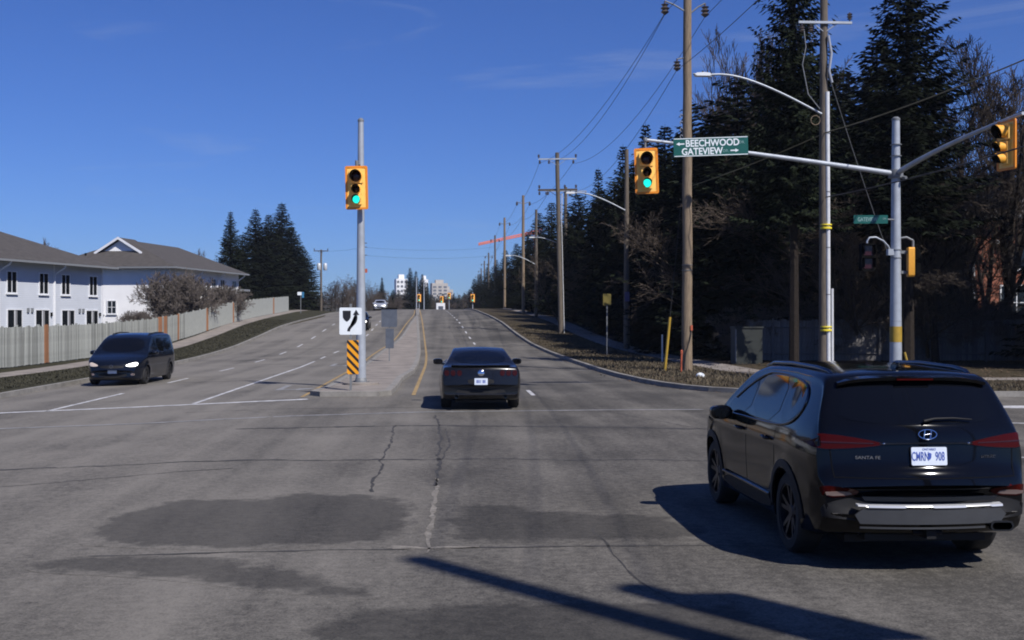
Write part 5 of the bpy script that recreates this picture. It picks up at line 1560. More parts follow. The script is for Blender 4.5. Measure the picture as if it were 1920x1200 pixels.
def fence(path, label, h, mat, brown_at=(), limit=300, pitch=.145, near=None, seed=1, rail=True, name='wooden_fence'):
    root = empty(name, (path[0][0], path[0][1], verge_z(*path[0])), 0, label, 'fence')
    O = Vector(root.location)
    r = random.Random(seed)
    mg = [board_mesh(.137, h + dh, mat, i) for i, dh in enumerate((-.02, 0, .03))]
    mbm = board_mesh(.139, h + .05, 'board_brown', 9)
    pts = densify(path, pitch, False)
    N = len(pts)
    seg = []
    for i in range(N - 1):
        a, b = Vector(pts[i]), Vector(pts[i + 1]); t = b - a
        seg.append((a.lerp(b, .5), math.atan2(t.y, t.x)))
    stuff = MB()
    rails = MB()
    for i, (p, an) in enumerate(seg):
        z = verge_z(p.x, p.y) + .04 + r.uniform(-.012, .012)
        br = any(abs(p.y - yb) < wb for yb, wb in brown_at)
        if i < limit:
            o = bpy.data.objects.new('board', mbm if br else mg[r.randrange(3)]); COL.objects.link(o); o.parent = root
            o.location = (p.x - O.x, p.y - O.y, z - O.z + r.uniform(-.01, .01))
            o.rotation_euler = (r.uniform(-.01, .01), r.uniform(-.008, .008), an)
        else:
            c, s = math.cos(an), math.sin(an); hw, hh = .068, h + r.uniform(-.03, .04)
            vs = [(p.x - O.x + c * x - s * y, p.y - O.y + s * x + c * y, z - O.z + zz) for zz in (0, hh) for y in (-.011, .011) for x in (-hw, hw)]
            stuff.add(vs, [(0, 2, 3, 1), (4, 5, 7, 6), (0, 1, 5, 4), (2, 6, 7, 3), (0, 4, 6, 2), (1, 3, 7, 5)], 1 if br else 0)
    if stuff.v:
        so = stuff.build('boards', [mat, 'board_brown'], root); so['kind'] = 'stuff'
    # posts every 2.4 m and two rails behind
    L_ = 0; last = -9; pm_ = MB(); pm_.box(-.05, .05, -.05, .05, 0, h + .12); pme = pm_.mesh('post'); pme.materials.append(M[mat])
    for i, (p, an) in enumerate(seg):
        if i * pitch - last >= 2.4:
            last = i * pitch; nx, ny = -math.sin(an) * .075, math.cos(an) * .075
            o = bpy.data.objects.new('post', pme); COL.objects.link(o); o.parent = root
            o.location = (p.x + nx - O.x, p.y + ny - O.y, verge_z(p.x, p.y) - O.z); o.rotation_euler = (0, 0, an)
    for hz in (.35, h - .3):
        P = []
        for i in range(0, len(seg), 12):
            p, an = seg[i]; P.append((p.x - math.sin(an) * .03 - O.x, p.y + math.cos(an) * .03 - O.y, verge_z(p.x, p.y) + hz - O.z))
        rails = MB(); rails.tube(P, .03, 4); rails.build('rail', mat, root)
    return root
LF = [(-20.3, 40.5), (-19.5, 48), (-18.9, 62), (-18.75, 78), (-19.0, 95), (-19.2, 112), (-19.6, 135), (-19.9, 146)]
fence(LF, 'long grey weathered board fence with a few reddish boards, left of the road', 1.78, 'board', ((55.9, .32), (76.2, .5), (77.6, .45), (81.5, .3), (92, .4), (104, .4), (131, .6)), 300, seed=2)
RF = [(13.6, 100), (13.7, 75), (13.8, 53.5), (14.0, 51.6), (16, 51.2), (30, 50.6), (42, 50.2)]
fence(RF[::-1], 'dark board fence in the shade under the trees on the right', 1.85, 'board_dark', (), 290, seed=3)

# ================================================================== houses
def hip_roof(mb, x0, x1, y0, y1, ze, zr, r0, r1, oh=.55, th=.16):
    """eave rectangle with overhang, ridge along x from r0 to r1"""
    X0, X1, Y0, Y1 = x0 - oh, x1 + oh, y0 - oh, y1 + oh; ym = (y0 + y1) / 2
    V = [(X0, Y0, ze), (X1, Y0, ze), (X1, Y1, ze), (X0, Y1, ze), (r0, ym, zr), (r1, ym, zr)]
    V += [(X0, Y0, ze - .02), (X1, Y0, ze - .02), (X1, Y1, ze - .02), (X0, Y1, ze - .02)]
    mb.add(V, [(0, 1, 5, 4), (1, 2, 5), (2, 3, 4, 5), (3, 0, 4), (9, 8, 7, 6), (0, 6, 7, 1), (1, 7, 8, 2), (2, 8, 9, 3), (3, 9, 6, 0)])
    return mb

def window(parent, wall, a, z, w, h, sill=True, mullion=1, cross=False, curtain=False):
    """wall: ('y', y0) facing -y or ('x', x0) facing -x; a = centre along the wall"""
    ax, c = wall
    def bx(m, a0, a1, d0, d1, z0, z1):
        if ax == 'y': m.box(a0, a1, c - d1, c - d0, z0, z1)
        else: m.box(c - d1, c - d0, a0, a1, z0, z1)
    g = MB(); bx(g, a - w / 2, a + w / 2, .004, .02, z, z + h); g_ = g.build('window', 'window_glass', parent)
    f = MB(); t = .07
    bx(f, a - w / 2 - t, a - w / 2, .003, .06, z - t, z + h + t); bx(f, a + w / 2, a + w / 2 + t, .003, .06, z - t, z + h + t)
    bx(f, a - w / 2, a + w / 2, .003, .06, z + h, z + h + t); bx(f, a - w / 2, a + w / 2, .003, .06, z - t, z)
    for k in range(1, mullion + 1):
        x = a - w / 2 + w * k / (mullion + 1); bx(f, x - .025, x + .025, .021, .045, z, z + h)
    if cross: bx(f, a - w / 2, a + w / 2, .0212, .044, z + h / 2 - .02, z + h / 2 + .02)
    f.build('frame', 'white_trim', g_)
    if sill:
        s = MB(); bx(s, a - w / 2 - .12, a + w / 2 + .12, .003, .11, z - t - .07, z - t - .004); s.build('sill', 'white_trim', g_)
    if curtain:
        s = MB(); bx(s, a - w * .05, a + w * .18, .0205, .026, z + .02, z + h - .02); s.build('curtain', 'curtain', g_)

def gutter(parent, x0, x1, y0, y1, ze, oh=.55):
    for i, (a, b) in enumerate((((x0 - oh, y0 - oh - .05), (x1 + oh, y0 - oh - .05)), ((x0 - oh - .05, y0 - oh), (x0 - oh - .05, y1 + oh)))):
        m = MB()
        if i == 0: m.box(a[0], b[0], a[1] - .06, a[1] + .06, ze - .17, ze - .03)
        else: m.box(a[0] - .06, a[0] + .06, a[1], b[1], ze - .17, ze - .03)
        m.build('gutter', 'grey_trim', parent)
    s = MB(); s.box(x0 - oh, x1 + oh, y0 - oh, y1 + oh, ze - .06, ze - .03); s.build('soffit', 'white_trim', parent)

def downpipe(parent, x, y0, ze, z0=0, oh=.55):
    m = MB(); m.tube([(x + .25, y0 - oh, ze - .15), (x + .2, y0 - oh + .1, ze - .35), (x + .02, y0 - .12, ze - .75), (x, y0 - .07, ze - 1.0), (x, y0 - .07, z0)], .06, 8); m.build('downpipe', 'white_trim', parent, 50)

# first townhouse row
g1 = road_z(-25.5, 86.5) + .1
h1 = empty('townhouse_row', (-25.6, 86.6, g1), R(74.9), 'nearer pale grey siding townhouse row with hipped dark roof at the left edge', 'house', 'townhouses behind the fence')
Z1 = 5.2
w = MB(); w.box(-42, 0, 0, 10, -.6, Z1 - .03); w.build('wall', 'siding', h1)
r_ = MB(); hip_roof(r_, -42, 0, 0, 10, Z1, 7.75, -36.5, -6.6, .8); r_.build('roof', 'shingle', h1)
gutter(h1, -42, 0, 0, 10, Z1, .8)
for k in range(7):
    x0 = -6 * k
    for a, curt in ((-.85, 1), (-4.3, 1)):
        window(h1, ('y', 0), x0 - a - 1.9 if False else x0 + a - .35, 3.05, .95, 1.35)
    window(h1, ('y', 0), x0 - 1.35, -.1, 1.5, 2.0, False, 1, False, True)
    window(h1, ('y', 0), x0 - 4.35, -.1, 1.5, 2.0, False, 1, False, True)
    if k: downpipe(h1, x0, 0, Z1, 0, .8)
    p = MB(); p.box(x0 - .09, x0 + .09, -.035, -.004, 0, Z1 - .1); p.build('corner_trim', 'white_trim', h1)
    for dx in (-2.5, -2.95):
        v = MB(); v.box(x0 + dx - .1, x0 + dx + .1, -.09, -.004, 1.75, 2.05); v.build('wall_vent', 'grey_trim', h1)
    l = MB(); l.box(x0 - .42, x0 - .3, -.12, -.004, 1.5, 1.75); l.build('wall_lamp', 'sig_black', h1)

# second townhouse row, white end wall to the camera
g2 = road_z(-23.4, 98.7) + .12
h2 = empty('townhouse_row', (-23.5, 98.7, g2), R(79.5), 'farther townhouse row with bright white end wall and small white roof gable', 'house', 'townhouses behind the fence')
Z2 = 5.05; W2 = 10.6; L2_ = 16.2
w = MB(); w.box(0, L2_, 0, W2, -.8, Z2 - .03); w.build('wall', 'siding_white', h2)
r_ = MB(); hip_roof(r_, 0, L2_, 0, W2, Z2, 7.55, 3.4, L2_ - 2.2, .75); r_.build('roof', 'shingle', h2)
gutter(h2, 0, L2_, 0, W2, Z2, .75)
# gablet
yc = W2 / 2
gb = MB(); gb.prism([(yc - 1.55, 6.45), (yc + 1.55, 6.45), (yc, 7.42)], 1.65, 4.2, 'x'); gbo = gb.build('gablet', 'siding_white', h2)
gr = MB(); gr.add([(1.3, yc - 2.15, 6.32), (1.3, yc, 7.68), (1.3, yc + 2.15, 6.32), (4.6, yc - 2.15, 6.32), (4.6, yc, 7.68), (4.6, yc + 2.15, 6.32), (1.3, yc - 2.15, 6.20), (1.3, yc, 7.54), (1.3, yc + 2.15, 6.20), (4.6, yc - 2.15, 6.20), (4.6, yc, 7.54), (4.6, yc + 2.15, 6.20)],
                  [(0, 1, 4, 3), (1, 2, 5, 4), (6, 7, 10, 9), (7, 8, 11, 10), (3, 4, 10, 9), (4, 5, 11, 10), (0, 3, 9, 6), (2, 5, 11, 8)])
gr.build('gablet_roof', 'shingle', gbo)
fs = MB(); fs.add([(1.27, yc - 2.2, 6.15), (1.27, yc - 2.2, 6.38), (1.27, yc, 7.72), (1.27, yc + 2.2, 6.38), (1.27, yc + 2.2, 6.15), (1.27, yc, 7.50)] + [(1.33, yc - 2.2, 6.15), (1.33, yc - 2.2, 6.38), (1.33, yc, 7.72), (1.33, yc + 2.2, 6.38), (1.33, yc + 2.2, 6.15), (1.33, yc, 7.50)],
                  [(0, 1, 2, 5), (5, 2, 3, 4), (6, 7, 8, 11), (11, 8, 9, 10), (0, 6, 7, 1), (1, 7, 8, 2), (2, 8, 9, 3), (3, 9, 10, 4), (4, 10, 11, 5), (5, 11, 6, 0)])
fs.build('fascia', 'white_trim', gbo)
for a in (6.35, 5.2): window(h2, ('x', 0), a, 1.05, .72, 1.05, True, 1, True)
m = MB(); m.lathe([(.06, 0), (.06, .45), (.09, .45), (.09, .55), (0, .56)], 10, 0, Matrix.Translation((1.0, yc + 2.8, 5.75))); m.build('roof_vent', 'sig_black', h2)
for k in range(3):
    x0 = 5.2 * k + .3
    for a in (1.2, 4.2): window(h2, ('y', 0), x0 + a, 2.95, .95, 1.3); window(h2, ('y', 0), x0 + a + .1, -.2, 1.5, 2.0, False, 1, False, True)
    downpipe(h2, x0 + 5.0, 0, Z2, 0, .75)
p = MB(); p.box(L2_ + .1, L2_ + .6, -.1, .4, 0, 2.6); p.build('porch_column', 'brick', h2)
p = MB(); p.box(L2_ + .02, L2_ + 1.6, -.6, 3, 3.3, 3.5); p.build('porch_roof', 'grey_trim', h2)

# brick house on the right, behind the fence
g3_ = verge_z(29, 58)
h3 = empty('brick_house', (28.3, 59.3, g3_), R(-6), 'red brick house with white-framed window behind the right fence', 'house')
w = MB(); w.box(0, 14, 0, 10, -.5, 7.3); w.build('wall', 'brick', h3)
r_ = MB(); hip_roof(r_, 0, 14, 0, 10, 7.4, 9.6, 4.5, 9.5); r_.build('roof', 'shingle', h3); gutter(h3, 0, 14, 0, 10, 7.4)
window(h3, ('y', 0), 2.15, 1.9, 1.6, 1.75, True, 1, True); window(h3, ('y', 0), 5.6, 1.9, 1.6, 1.75, True, 1, True); window(h3, ('y', 0), 2.2, 4.6, 1.3, 1.2)
p = MB(); p.box(-.02, 14, -.05, -.003, .95, 1.15); p.build('stone_band', 'concrete', h3)
downpipe(h3, -.12, 0, 7.4)
l = MB(); l.box(1.0, 1.5, -.35, -.05, 5.9, 6.1); l.build('flood_lamp', 'lamp_white', h3)
b = MB(); b.box(-1.2, 14, -.6, -.1, -.3, 1.0); b.build('wall_base', 'board_dark', h3)

# ================================================================== trees
def tube_np(acc, P, rad, n):
    acc.tube(P, rad, n, caps=False)

def bare_tree_mesh(name, seed, H, spread=.45, levels=4, kids=(9, 6, 5, 4), trunk=.2, upward=.25, mat='bark', multi=1, start=.22, rmin=.012):
    r = random.Random(seed)
    mb = MB()
    def branch(p, d, ln, rad, lvl):
        nseg = 5 if lvl < 2 else (3 if lvl < 4 else 2)
        P = [p.copy()]; dirs = []
        q = p.copy(); dd = d.copy()
        for i in range(nseg):
            dd = (dd + Vector((r.gauss(0, .13), r.gauss(0, .13), r.gauss(0, .10) + upward * (.12 if lvl else 0)))).normalized()
            q = q + dd * (ln / nseg); P.append(q.copy()); dirs.append(dd.copy())
        rr = [max(rmin, rad * (1 - .72 * i / nseg)) for i in range(nseg + 1)]
        mb.tube(P, rr, 8 if lvl == 0 else (5 if lvl == 1 else 3), caps=False)
        if lvl >= levels: return
        k = kids[lvl]
        for j in range(k):
            t = (start if lvl == 0 else .2) + (1 - (start if lvl == 0 else .2)) * (j + r.random()) / k
            i = min(int(t * nseg), nseg - 1); f = t * nseg - i
            bp = P[i].lerp(P[i + 1], f); bd = dirs[i]
            a = r.uniform(0, 2 * math.pi)
            perp = bd.orthogonal().normalized(); perp = Quaternion(bd, a) @ perp
            ang = r.uniform(.45, .95) * (1 if lvl else .8)
            nd = (bd * math.cos(ang) + perp * math.sin(ang) + Vector((0, 0, upward))).normalized()
            l2 = ln * (spread if lvl == 0 else .55) * r.uniform(.65, 1.15) * (1.15 - .55 * t)
            branch(bp, nd, l2, rad * (1 - .72 * t) * r.uniform(.45, .7), lvl + 1)
    for s in range(multi):
        a = 2 * math.pi * s / max(multi, 1)
        d = Vector((0, 0, 1)) if multi == 1 else (lambda q: Vector((math.cos(a) * q, math.sin(a) * q, 1)))(r.uniform(.15, 1.3 if multi > 9 else .8)).normalized()
        branch(Vector((0, 0, -.1)), d, H * r.uniform(.85, 1) if multi > 1 else H, trunk, 0)
    me = bpy.data.meshes.new(name); me.from_pydata(mb.v, [], mb.f); me.update(); me.materials.append(M[mat])
    return me

def conifer_mesh(name, seed, H, Rr, dens=1.0, droop=.35, base=.05, shape=.85, mat='needle', ragged=.25, fine=1.0):
    """returns trunk mesh, crown mesh (many narrow needle sprays on whorls of drooping branches)"""
    r = random.Random(seed)
    t = MB(); t.tube([(0, 0, -.1), (0, 0, H * .5), (0, 0, H * .98)], [H * .016, H * .010, .02], 7, caps=False)
    V = []; F = []
    z = H * base
    tree_wob = [r.uniform(.8, 1.15) for _ in range(12)]
    while z < H * .985:
        f = z / H
        rad = Rr * ((1 - f) ** shape) * r.uniform(1 - ragged, 1 + ragged * .6) + .12
        nb = max(4, int((7 if f < .7 else 5) * dens))
        a0 = r.uniform(0, 6.28)
        for b in range(nb):
            a = a0 + 6.283 * b / nb + r.uniform(-.3, .3)
            L_ = rad * r.uniform(.7, 1.12) * tree_wob[int(a / 6.283 * 12) % 12]
            ca, sa = math.cos(a), math.sin(a)
            zb = z + r.uniform(-.35, .35) * (1 - f)
            el = r.uniform(-.12, .12) + (.45 * f * f + .02) - droop * (1 - f)        # top branches rise, low ones droop
            step = .24 / dens ** .5
            k = max(2, int(L_ / step))
            for i in range(k):
                u = (i + .6) / k
                d = u * L_
                px, py = ca * d, sa * d
                pz = zb + el * d + .18 * d * u * u * (1 if f < .8 else 0)
                tw = .20 + .38 * (1 - abs(u - .55)) * min(1, L_ / 1.5)
                for s in (-1, 1, 0):
                    aa = a + s * r.uniform(.6, 1.15) + r.uniform(-.15, .15)
                    tl = tw * r.uniform(.7, 1.3) * (.5 + .5 * fine)
                    dz = -r.uniform(.05, .55) * tl if s else r.uniform(-.7, .1) * tl
                    tx, ty, tz = px + math.cos(aa) * tl, py + math.sin(aa) * tl, pz + dz
                    wv = r.uniform(.07, .15) * fine
                    nx, ny = -math.sin(aa) * wv, math.cos(aa) * wv
                    mx, my, mz = (px + tx) / 2, (py + ty) / 2, (pz + tz) / 2
                    n0 = len(V)
                    ww = r.uniform(-.05, .05)
                    V += [(px, py, pz), (mx + nx, my + ny, mz + ww), (tx, ty, tz), (mx - nx, my - ny, mz - ww)]
                    F.append((n0, n0 + 1, n0 + 2)); F.append((n0, n0 + 2, n0 + 3))
        z += r.uniform(.26, .40) / dens ** .5
    # leader
    n0 = len(V); V += [(-.05, 0, H * .95), (.05, 0, H * .95), (0, 0, H * 1.01)]; F.append((n0, n0 + 1, n0 + 2))
    me = bpy.data.meshes.new(name); me.from_pydata(V, [], F); me.update(); me.materials.append(M[mat])
    tm = t.mesh('trunk', 50); tm.materials.append(M['bark'])
    return tm, me

CON = [conifer_mesh('spruce', 11, 15, 3.6, 1.75, .42, .03, fine=.75), conifer_mesh('spruce', 12, 15, 2.9, 1.7, .30, .04, .75, fine=.75), conifer_mesh('pine', 13, 15, 3.8, 1.5, .1, .08, .55, ragged=.5, fine=.8), conifer_mesh('spruce', 14, 20, 4.6, 1.35, .5, .03, .9), conifer_mesh('spruce', 15, 20, 4.4, 2.1, .45, .33, .75, ragged=.4, fine=.5)]
CH = [15, 15, 15, 20, 20]
def conifer(kind, x, y, h, label, rot=0, wide=1.0, group='conifers'):
    z = verge_z(x, y) if abs(x) < 60 else road_z(math.copysign(60, x), y)
    o = empty('conifer', (x, y, z), rot, label, 'tree', group)
    s = h / CH[kind]
    for nm, me in zip(('trunk', 'crown'), CON[kind]):
        c = bpy.data.objects.new(nm, me); COL.objects.link(c); c.parent = o
    o.scale = (s * wide, s * wide, s)
    return o
def P2(px, d): return (px - 835) / 2133 * d
def top_h(py, d, x): return 2.15 + (595 - py) * d / 2133 - verge_z(x, d)
rt = random.Random(5)
ROWLAB = 'dark conifer in the dense row of trees along the right side'
named = {1500: 'very tall dark spruce rising out of the frame right of the bare crown', 1725: 'broad tall spruce with drooping boughs high behind the corner signal pole', 1167: 'narrow conifer top just left of the hanging signal',
         1110: 'small pointed conifer standing above the row near the street light', 1215: 'conifer top directly behind the hanging signal'}
where = {1252: 'dark conifer whose top shows between the hanging signal and the corner pole', 1300: 'dark conifer directly behind the top of the corner wooden pole', 1338: 'dark conifer just right of the corner wooden pole below the lamp head', 1385: 'dark conifer below the fanned bare crown',
         1440: 'dark conifer left of the very tall spruce, under the street-light arm', 1570: 'dark conifer directly right of the conduit pole', 1640: 'dark conifer between the conduit pole and the corner signal pole', 1062: 'dark conifer behind the wooden pole with pale crossarm',
         1034: 'dark conifer behind the two-crossarm pole', 1010: 'dark conifer left of the two-crossarm pole', 990: 'dark conifer right of the third wooden pole', 968: 'dark conifer left of the third wooden pole', 948: 'dark conifer beside the fourth wooden pole', 930: 'dark conifer beside the fifth wooden pole',
         914: 'dark conifer beside the sixth wooden pole', 900: 'dark conifer beside the eighth wooden pole', 889: 'last dark conifer at the far left end of the right-hand row', 1085: 'dark conifer under the white street-lamp head', 1140: 'dark conifer under the street-light arm left of the hanging signal'}
for (px, d, py, kind, wd) in ((1500, 45.8, -190, 4, .72), (1725, 46.6, -150, 4, 1.0), (1167, 84, 268, 1, .8), (1110, 96, 314, 1, .8), (1215, 76, 222, 0, .8), (1252, 72, 228, 1, .9), (1300, 68, 184, 1, .9), (1338, 63, 208, 2, .9), (1385, 60, 145, 2, 1.0),
                              (1440, 64, 170, 0, 1.1), (1570, 64, 110, 0, 1.0), (1640, 60, 190, 2, 1.0), (1062, 118, 392, 0, .9), (1034, 128, 378, 1, 1.), (1010, 146, 396, 0, 1.), (990, 158, 432, 1, 1.), (968, 172, 455, 0, 1.), (948, 190, 468, 1, 1.), (930, 215, 486, 0, 1.),
                              (914, 240, 500, 1, 1.), (900, 262, 512, 0, 1.1), (889, 290, 522, 1, 1.1), (1085, 106, 362, 2, 1.), (1140, 88, 336, 2, 1.), (1190, 70, 330, 2, 1.1), (1270, 62, 300, 0, 1.2), (1350, 56, 300, 2, 1.2), (1420, 55, 290, 0, 1.2), (1505, 58, 260, 2, 1.2), (1560, 56, 330, 0, 1.2),
                              (1060, 100, 430, 2, 1.2), (1108, 84, 420, 0, 1.2), (1030, 112, 450, 2, 1.2), (1000, 126, 470, 0, 1.2), (975, 142, 480, 2, 1.2), (950, 162, 500, 0, 1.2), (925, 190, 515, 2, 1.2), (905, 225, 530, 0, 1.2), (1155, 72, 430, 0, 1.2), (1235, 64, 400, 2, 1.2),
                              (1800, 78, 300, 0, 1.1), (1860, 84, 330, 1, 1.1), (1930, 80, 300, 3, 1.0), (1660, 84, 60, 1, 1.1), (1320, 90, 240, 0, 1.3), (1190, 92, 300, 0, 1.1), (1235, 86, 262, 0, 1.1), (1280, 80, 240, 0, 1.1), (1365, 74, 230, 0, 1.1), (1400, 68, 250, 0, 1.2), (1470, 76, 200, 0, 1.2), (1535, 74, 170, 0, 1.1), (1700, 70, 180, 0, 1.2), (1760, 66, 330, 1, 1.3), (1620, 72, 210, 0, 1.2), (1815, 66, 380, 0, 1.2), (1130, 104, 350, 0, 1.1), (1075, 122, 400, 0, 1.1), (1220, 100, 290, 2, 1.3), (1590, 90, 120, 0, 1.2)):
    x = P2(px, d)
    x = max(x, 13.9 + float(CURV(d))) if d < 100 else max(x, 12.6 + float(CURV(d)))
    conifer(kind, x, d + rt.uniform(-.5, .5), top_h(py, d, x), named.get(px, where.pop(px, ROWLAB)), rt.uniform(0, 6), wd * (1 if px in named else 1.3), 'conifers along the right side')
# conifers beyond the right picture edge that shade the verge and fence
for (x, y, h) in ((28.5, 42.5, 21), (30, 36, 20), (28, 47.5, 16)):
    if x / y < .53: continue
    conifer(rt.randrange(4), x, y, h, 'conifer standing past the right picture edge behind the fence line', rt.uniform(0, 6), 1.0, 'conifers past the right edge')
for (px, d, py, kind, wd, lab) in ((438, 140, 397, 0, 1.0, 'leftmost slim spruce of the dark group beside the white house'), (484, 150, 392, 0, 1.3, 'middle spruce of the dark group beside the white house'), (532, 165, 381, 0, 1.5, 'tallest right-hand spruce of the dark group left of the road'),
                              (570, 182, 462, 0, 1.8, 'lower spruce at the right foot of the dark group left of the road'), (508, 162, 402, 0, 1.5, 'spruce filling the back of the dark group left of the road'), (460, 146, 440, 0, 1.6, 'short spruce at the left foot of the dark group'), (505, 152, 460, 0, 2.0, 'lowest broad spruce at the front of the dark group'),
                              (550, 172, 425, 0, 1.6, 'spruce shouldering the tallest one on its right side')):
    x = P2(px, d); conifer(kind, x, d, top_h(py, d, x), lab, rt.uniform(0, 6), wd, 'spruces left of the road')
for (px, d, py, kind, wd, lab) in ((769, 290, 501, 0, .9, 'far tall conifer just left of the next junction'), (780, 310, 508, 1, .9, 'far conifer between two others near the next junction'), (792, 300, 513, 0, .9, 'far conifer with pointed top right of its neighbours near the next junction'),
                              (717, 230, 520, 1, .8, 'far pointed conifer rising over the brown trees left of the road'), (735, 280, 548, 0, 1., 'small far conifer left of the median sign backs'), (801, 330, 530, 1, .9, 'low far conifer at the right of the trio')):
    x = P2(px, d); conifer(kind, x, d, top_h(py, d, x), lab, rt.uniform(0, 6), wd, 'far conifers left of centre')

BARE = [bare_tree_mesh('bare', 21, 8, 1.15, 4, (12, 8, 6, 5), .3, .75, 'bark_grey', start=.35), bare_tree_mesh('bare', 22, 14, .5, 4, (11, 8, 6, 5), .24, .18, 'bark'), bare_tree_mesh('bare', 23, 11, .55, 4, (9, 7, 6, 4), .18, .10, 'bark_grey', 3)]
BH = [max(v.co.z for v in m.vertices) for m in BARE]
def bare_tree(kind, x, y, h, label, rot=0, wide=1., group='bare trees'):
    z = verge_z(x, y) if abs(x) < 60 else road_z(60, y)
    o = bpy.data.objects.new('bare_tree', BARE[kind]); COL.objects.link(o)
    s = h / BH[kind]
    o.location = (x, y, z); o.rotation_euler = (0, 0, rot); o.scale = (s * wide, s * wide, s)
    return tag(o, label, 'tree', group)
BL = 'bare brown tree among the dark growth on the right side'
for (px, d, py, kind, wd, lab) in ((1400, 66, 5, 0, .85, 'tall bare tree with fanned twigs against the sky behind the street light'), (1445, 74, 60, 0, .8, 'slimmer bare tree just right of the fanned bare crown'),
                              (1850, 54, 40, 1, 1.1, 'large bare tree filling the upper right corner'), (1775, 50, 130, 1, 1.1, BL), (1910, 56, 70, 0, 1.1, BL), (1690, 53, 200, 2, 1.1, BL), (1620, 52, 330, 2, 1.1, BL), (1745, 55, 240, 0, 1.1, BL), (1830, 52.5, 250, 2, 1.1, BL), (1350, 58, 280, 2, .9, BL), (1410, 60, 260, 1, .8, BL), (1890, 53.5, 280, 2, 1.1, BL), (1925, 55, 180, 1, 1.1, BL), (1865, 56, 200, 2, 1.1, BL),
                              (1050, 100, 440, 2, 1., BL), (1130, 80, 430, 2, 1., BL), (1660, 51.5, 440, 2, 1.2, BL), (1760, 51.2, 420, 2, 1.2, BL), (1560, 52, 420, 2, 1.1, BL)):
    x = P2(px, d); x = max(x, 14.6) if d < 100 else x
    bare_tree(kind, x, d, top_h(py, d, x), lab, rt.uniform(0, 6), wd, 'bare trees on the right side')
SHR = bare_tree_mesh('shrub', 31, 4.4, .45, 3, (10, 7, 5), .03, .12, 'twig', 60, .12, .014)
o = bpy.data.objects.new('bare_shrub', SHR); COL.objects.link(o); x = P2(342, 93.5); o.location = (x, 93.5, verge_z(x, 93.5)); o.scale = (.95, .9, .98); tag(o, 'big rounded leafless shrub in front of the white end wall', 'shrub')
for (px, d, s, lab) in ((425, 106, .7, 'smaller leafless shrub under the eaves of the white house'), (270, 84, .42, 'low leafless shrub at the foot of the white end wall')):
    o = bpy.data.objects.new('bare_shrub', SHR); COL.objects.link(o); x = P2(px, d); o.location = (x, d, verge_z(x, d)); o.scale = (s, s, s); o.rotation_euler = (0, 0, px); tag(o, lab, 'shrub')
for k, (px, d, s) in enumerate(((1560, 52.6, .55), (1640, 52.4, .6), (1720, 52.3, .65), (1800, 52.2, .6), (1880, 52.2, .55), (1490, 53, .5), (1415, 53, .5))):
    o = bpy.data.objects.new('bare_shrub', SHR); COL.objects.link(o); x = P2(px, d); o.location = (x, d, verge_z(x, d)); o.scale = (s, s, s * 1.1); o.rotation_euler = (0, 0, k * 1.3); tag(o, 'tangled leafless shrub behind the dark right fence', 'shrub', 'shrubs behind the right fence')
# twigs peeking over the roofs
for (px, d, py, lab) in ((105, 125, 448, 'bare treetop peeking over the nearer townhouse roof'), (385, 140, 465, 'bare treetop peeking over the farther townhouse roof')):
    x = P2(px, d); bare_tree(0, x, d, top_h(py, d, x), lab, px, .7, 'bare treetops over the roofs')
# brown bare trees beyond the left bend
k = 0
for px, d, py in ((622, 205, 528), (638, 215, 518), (655, 222, 514), (672, 230, 520), (690, 225, 524), (705, 235, 530), (645, 190, 540), (666, 200, 536), (612, 240, 540), (684, 205, 545), (728, 260, 545), (745, 300, 552), (630, 235, 525), (700, 210, 548), (660, 240, 520)):
    x = P2(px, d); bare_tree(2 if k % 3 else 1, x, d, max(3, top_h(py, d, x)), 'brown bare tree in the clump beyond the left bend', px, 1.25, 'bare trees beyond the left bend'); k += 1

# far woods: one mass of small faces behind everything
def woods(name, seed, strips, label, n, size=(1.0, 2.6)):
    r = np.random.default_rng(seed); V = []; F = []
    for (x0, y0, x1, y1, h, dep) in strips:
        for _ in range(n):
            t = r.random(); u = r.random() ** .8
            x = x0 + (x1 - x0) * t + r.normal(0, dep); y = y0 + (y1 - y0) * t + r.normal(0, dep)
            hh = h * (.78 + .22 * math.sin(t * 37 + seed) * math.sin(t * 91 + 1)) + .4 * r.normal()
            z = -2 + (hh + 2) * u
            s = r.uniform(*size); a = r.uniform(0, 6.28); i = len(V)
            V += [(x - math.cos(a) * s * .5, y - math.sin(a) * s * .5, z - s * .3), (x + math.cos(a) * s * .5, y + math.sin(a) * s * .5, z - s * .2), (x + r.normal(0, .3), y + r.normal(0, .3), z + s * .8)]
            F.append((i, i + 1, i + 2))
    me = bpy.data.meshes.new(name); me.from_pydata(V, [], F); me.update()
    return tag(link(name, me, None, 'far_woods'), label, 'woods', None, 'stuff')
woods('distant_woods', 3, [(-260, 620, 10, 640, 16, 12), (-420, 480, -150, 520, 14, 15), (-30, 430, -75, 250, 8, 6)], 'hazy line of distant woods closing the road ahead', 26000, (.5, 1.3))
woods('distant_woods', 5, [(60, 95, 75, 60, 14, 4), (30, 150, 60, 95, 14, 5)], 'dense dark undergrowth behind the right-hand conifers', 14000, (.6, 1.5))

# far trees closing the road
for i in range(34):
    px = 738 + i * 5.1; d = rt.uniform(330, 430); x = P2(px, d); py = rt.uniform(541, 556) + (6 if 775 < px < 850 else 0)
    h = max(4, 2.15 + (595 - py) * d / 2133 - road_z(x, d))
    if i % 2 == 0: conifer(0, x, d, h, 'small far conifer in the hazy line of trees closing the road', i, 1.7, 'far trees closing the road')
    else: bare_tree(1 + i % 2, x, d, h, 'small far bare tree in the hazy line closing the road', i, 1.5, 'far trees closing the road')
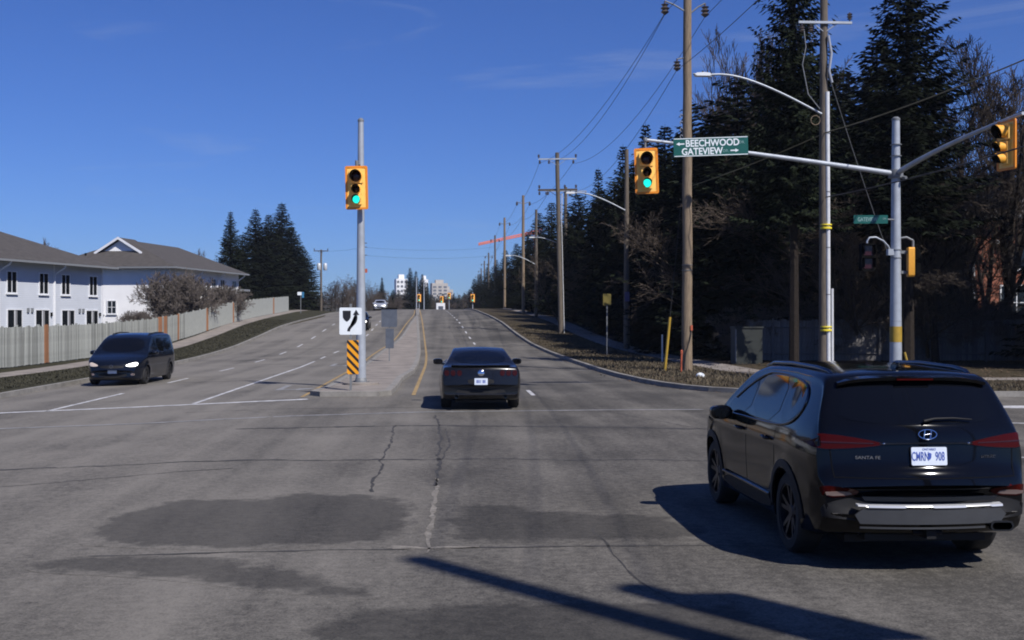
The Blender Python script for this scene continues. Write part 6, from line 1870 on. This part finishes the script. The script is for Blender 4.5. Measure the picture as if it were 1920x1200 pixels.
# far towers and crane
def tower(px, d, w, ytop, mat, label, dep=14):
    x = P2(px, d); h = 2.15 + (595 - ytop) * d / 2133
    o = empty('apartment_tower', (x, d, 0), R(8), label, 'tower')
    m = MB(); m.box(-w / 2, w / 2, 0, dep, 0, h); m.build('shell', mat, o)
    nf = int(h / 3)
    for f in range(nf):
        for k in range(3):
            q = MB(); cx = -w / 2 + w * (k + .5) / 3; q.box(cx - w * .1, cx + w * .1, -.15, -.02, f * 3 + 1, f * 3 + 2.5); q.build('window', 'tower_window', o)
    q = MB(); q.box(-w / 4, w / 4, 3, 9, h, h + 3); q.build('penthouse', mat, o)
    return o
tower(754, 760, 7.5, 523, 'tower_white', 'distant white apartment tower left of the far conifers')
tower(797, 900, 5, 524, 'tower_white', 'sliver of a distant pale tower right of the far conifers')
tower(825, 1000, 14, 531, 'tower_tan', 'distant tan apartment tower above the vanishing road')
tower(838, 1100, 12, 543, 'tower_tan', 'lower distant tan tower right of the taller one')
def crane():
    d = 700; x = P2(1004, d)
    o = empty('tower_crane', (x, d, 0), 0, 'distant orange crane boom sticking out over the trees', 'crane')
    zt = 2.15 + (595 - 441) * d / 2133
    m = MB()
    for sx in (-.9, .9):
        for sy in (-.9, .9): m.tube([(sx, sy, 0), (sx, sy, zt)], .14, 4)
    for i in range(int(zt / 2)): m.tube([(-.9, -.9, 2 * i), (.9, -.9, 2 * i + 2)], .09, 4); m.tube([(.9, .9, 2 * i), (-.9, .9, 2 * i + 2)], .09, 4)
    m.build('mast', 'crane', o)
    j = MB(); n = 26; a = Vector((4, 0, zt + 2.2)); b = Vector((-35.3, -6, zt - 6.5))
    for dz, dy in ((0, -.7), (0, .7), (1.5, 0)): j.tube([a + Vector((0, dy, dz)), b + Vector((0, dy * .6, dz * .6))], .3, 5)
    for i in range(n):
        p, q = a.lerp(b, i / n), a.lerp(b, (i + 1) / n)
        j.tube([p + Vector((0, -.7, 0)), q + Vector((0, 0, 1.4))], .18, 4); j.tube([p + Vector((0, 0, 1.5)), q + Vector((0, .7, 0))], .18, 4)
    j.build('boom', 'crane', o)
crane()

# ================================================================== air
hz_ = MB(); hz_.box(-420, 420, -60, 1300, -3, 62)
hm = bpy.data.materials.new('thin_haze'); hm.use_nodes = True
hn = hm.node_tree.nodes; hn.clear()
ho = hn.new('ShaderNodeOutputMaterial'); hv = hn.new('ShaderNodeVolumePrincipled')
hv.inputs['Color'].default_value = (.82, .88, 1.0, 1)
hv.inputs['Density'].default_value = .00017
hv.inputs['Anisotropy'].default_value = .2
hm.node_tree.links.new(hv.outputs['Volume'], ho.inputs['Volume'])
tag(hz_.build('haze', hm), 'thin pale blue haze over the distance', 'haze', None, 'stuff')
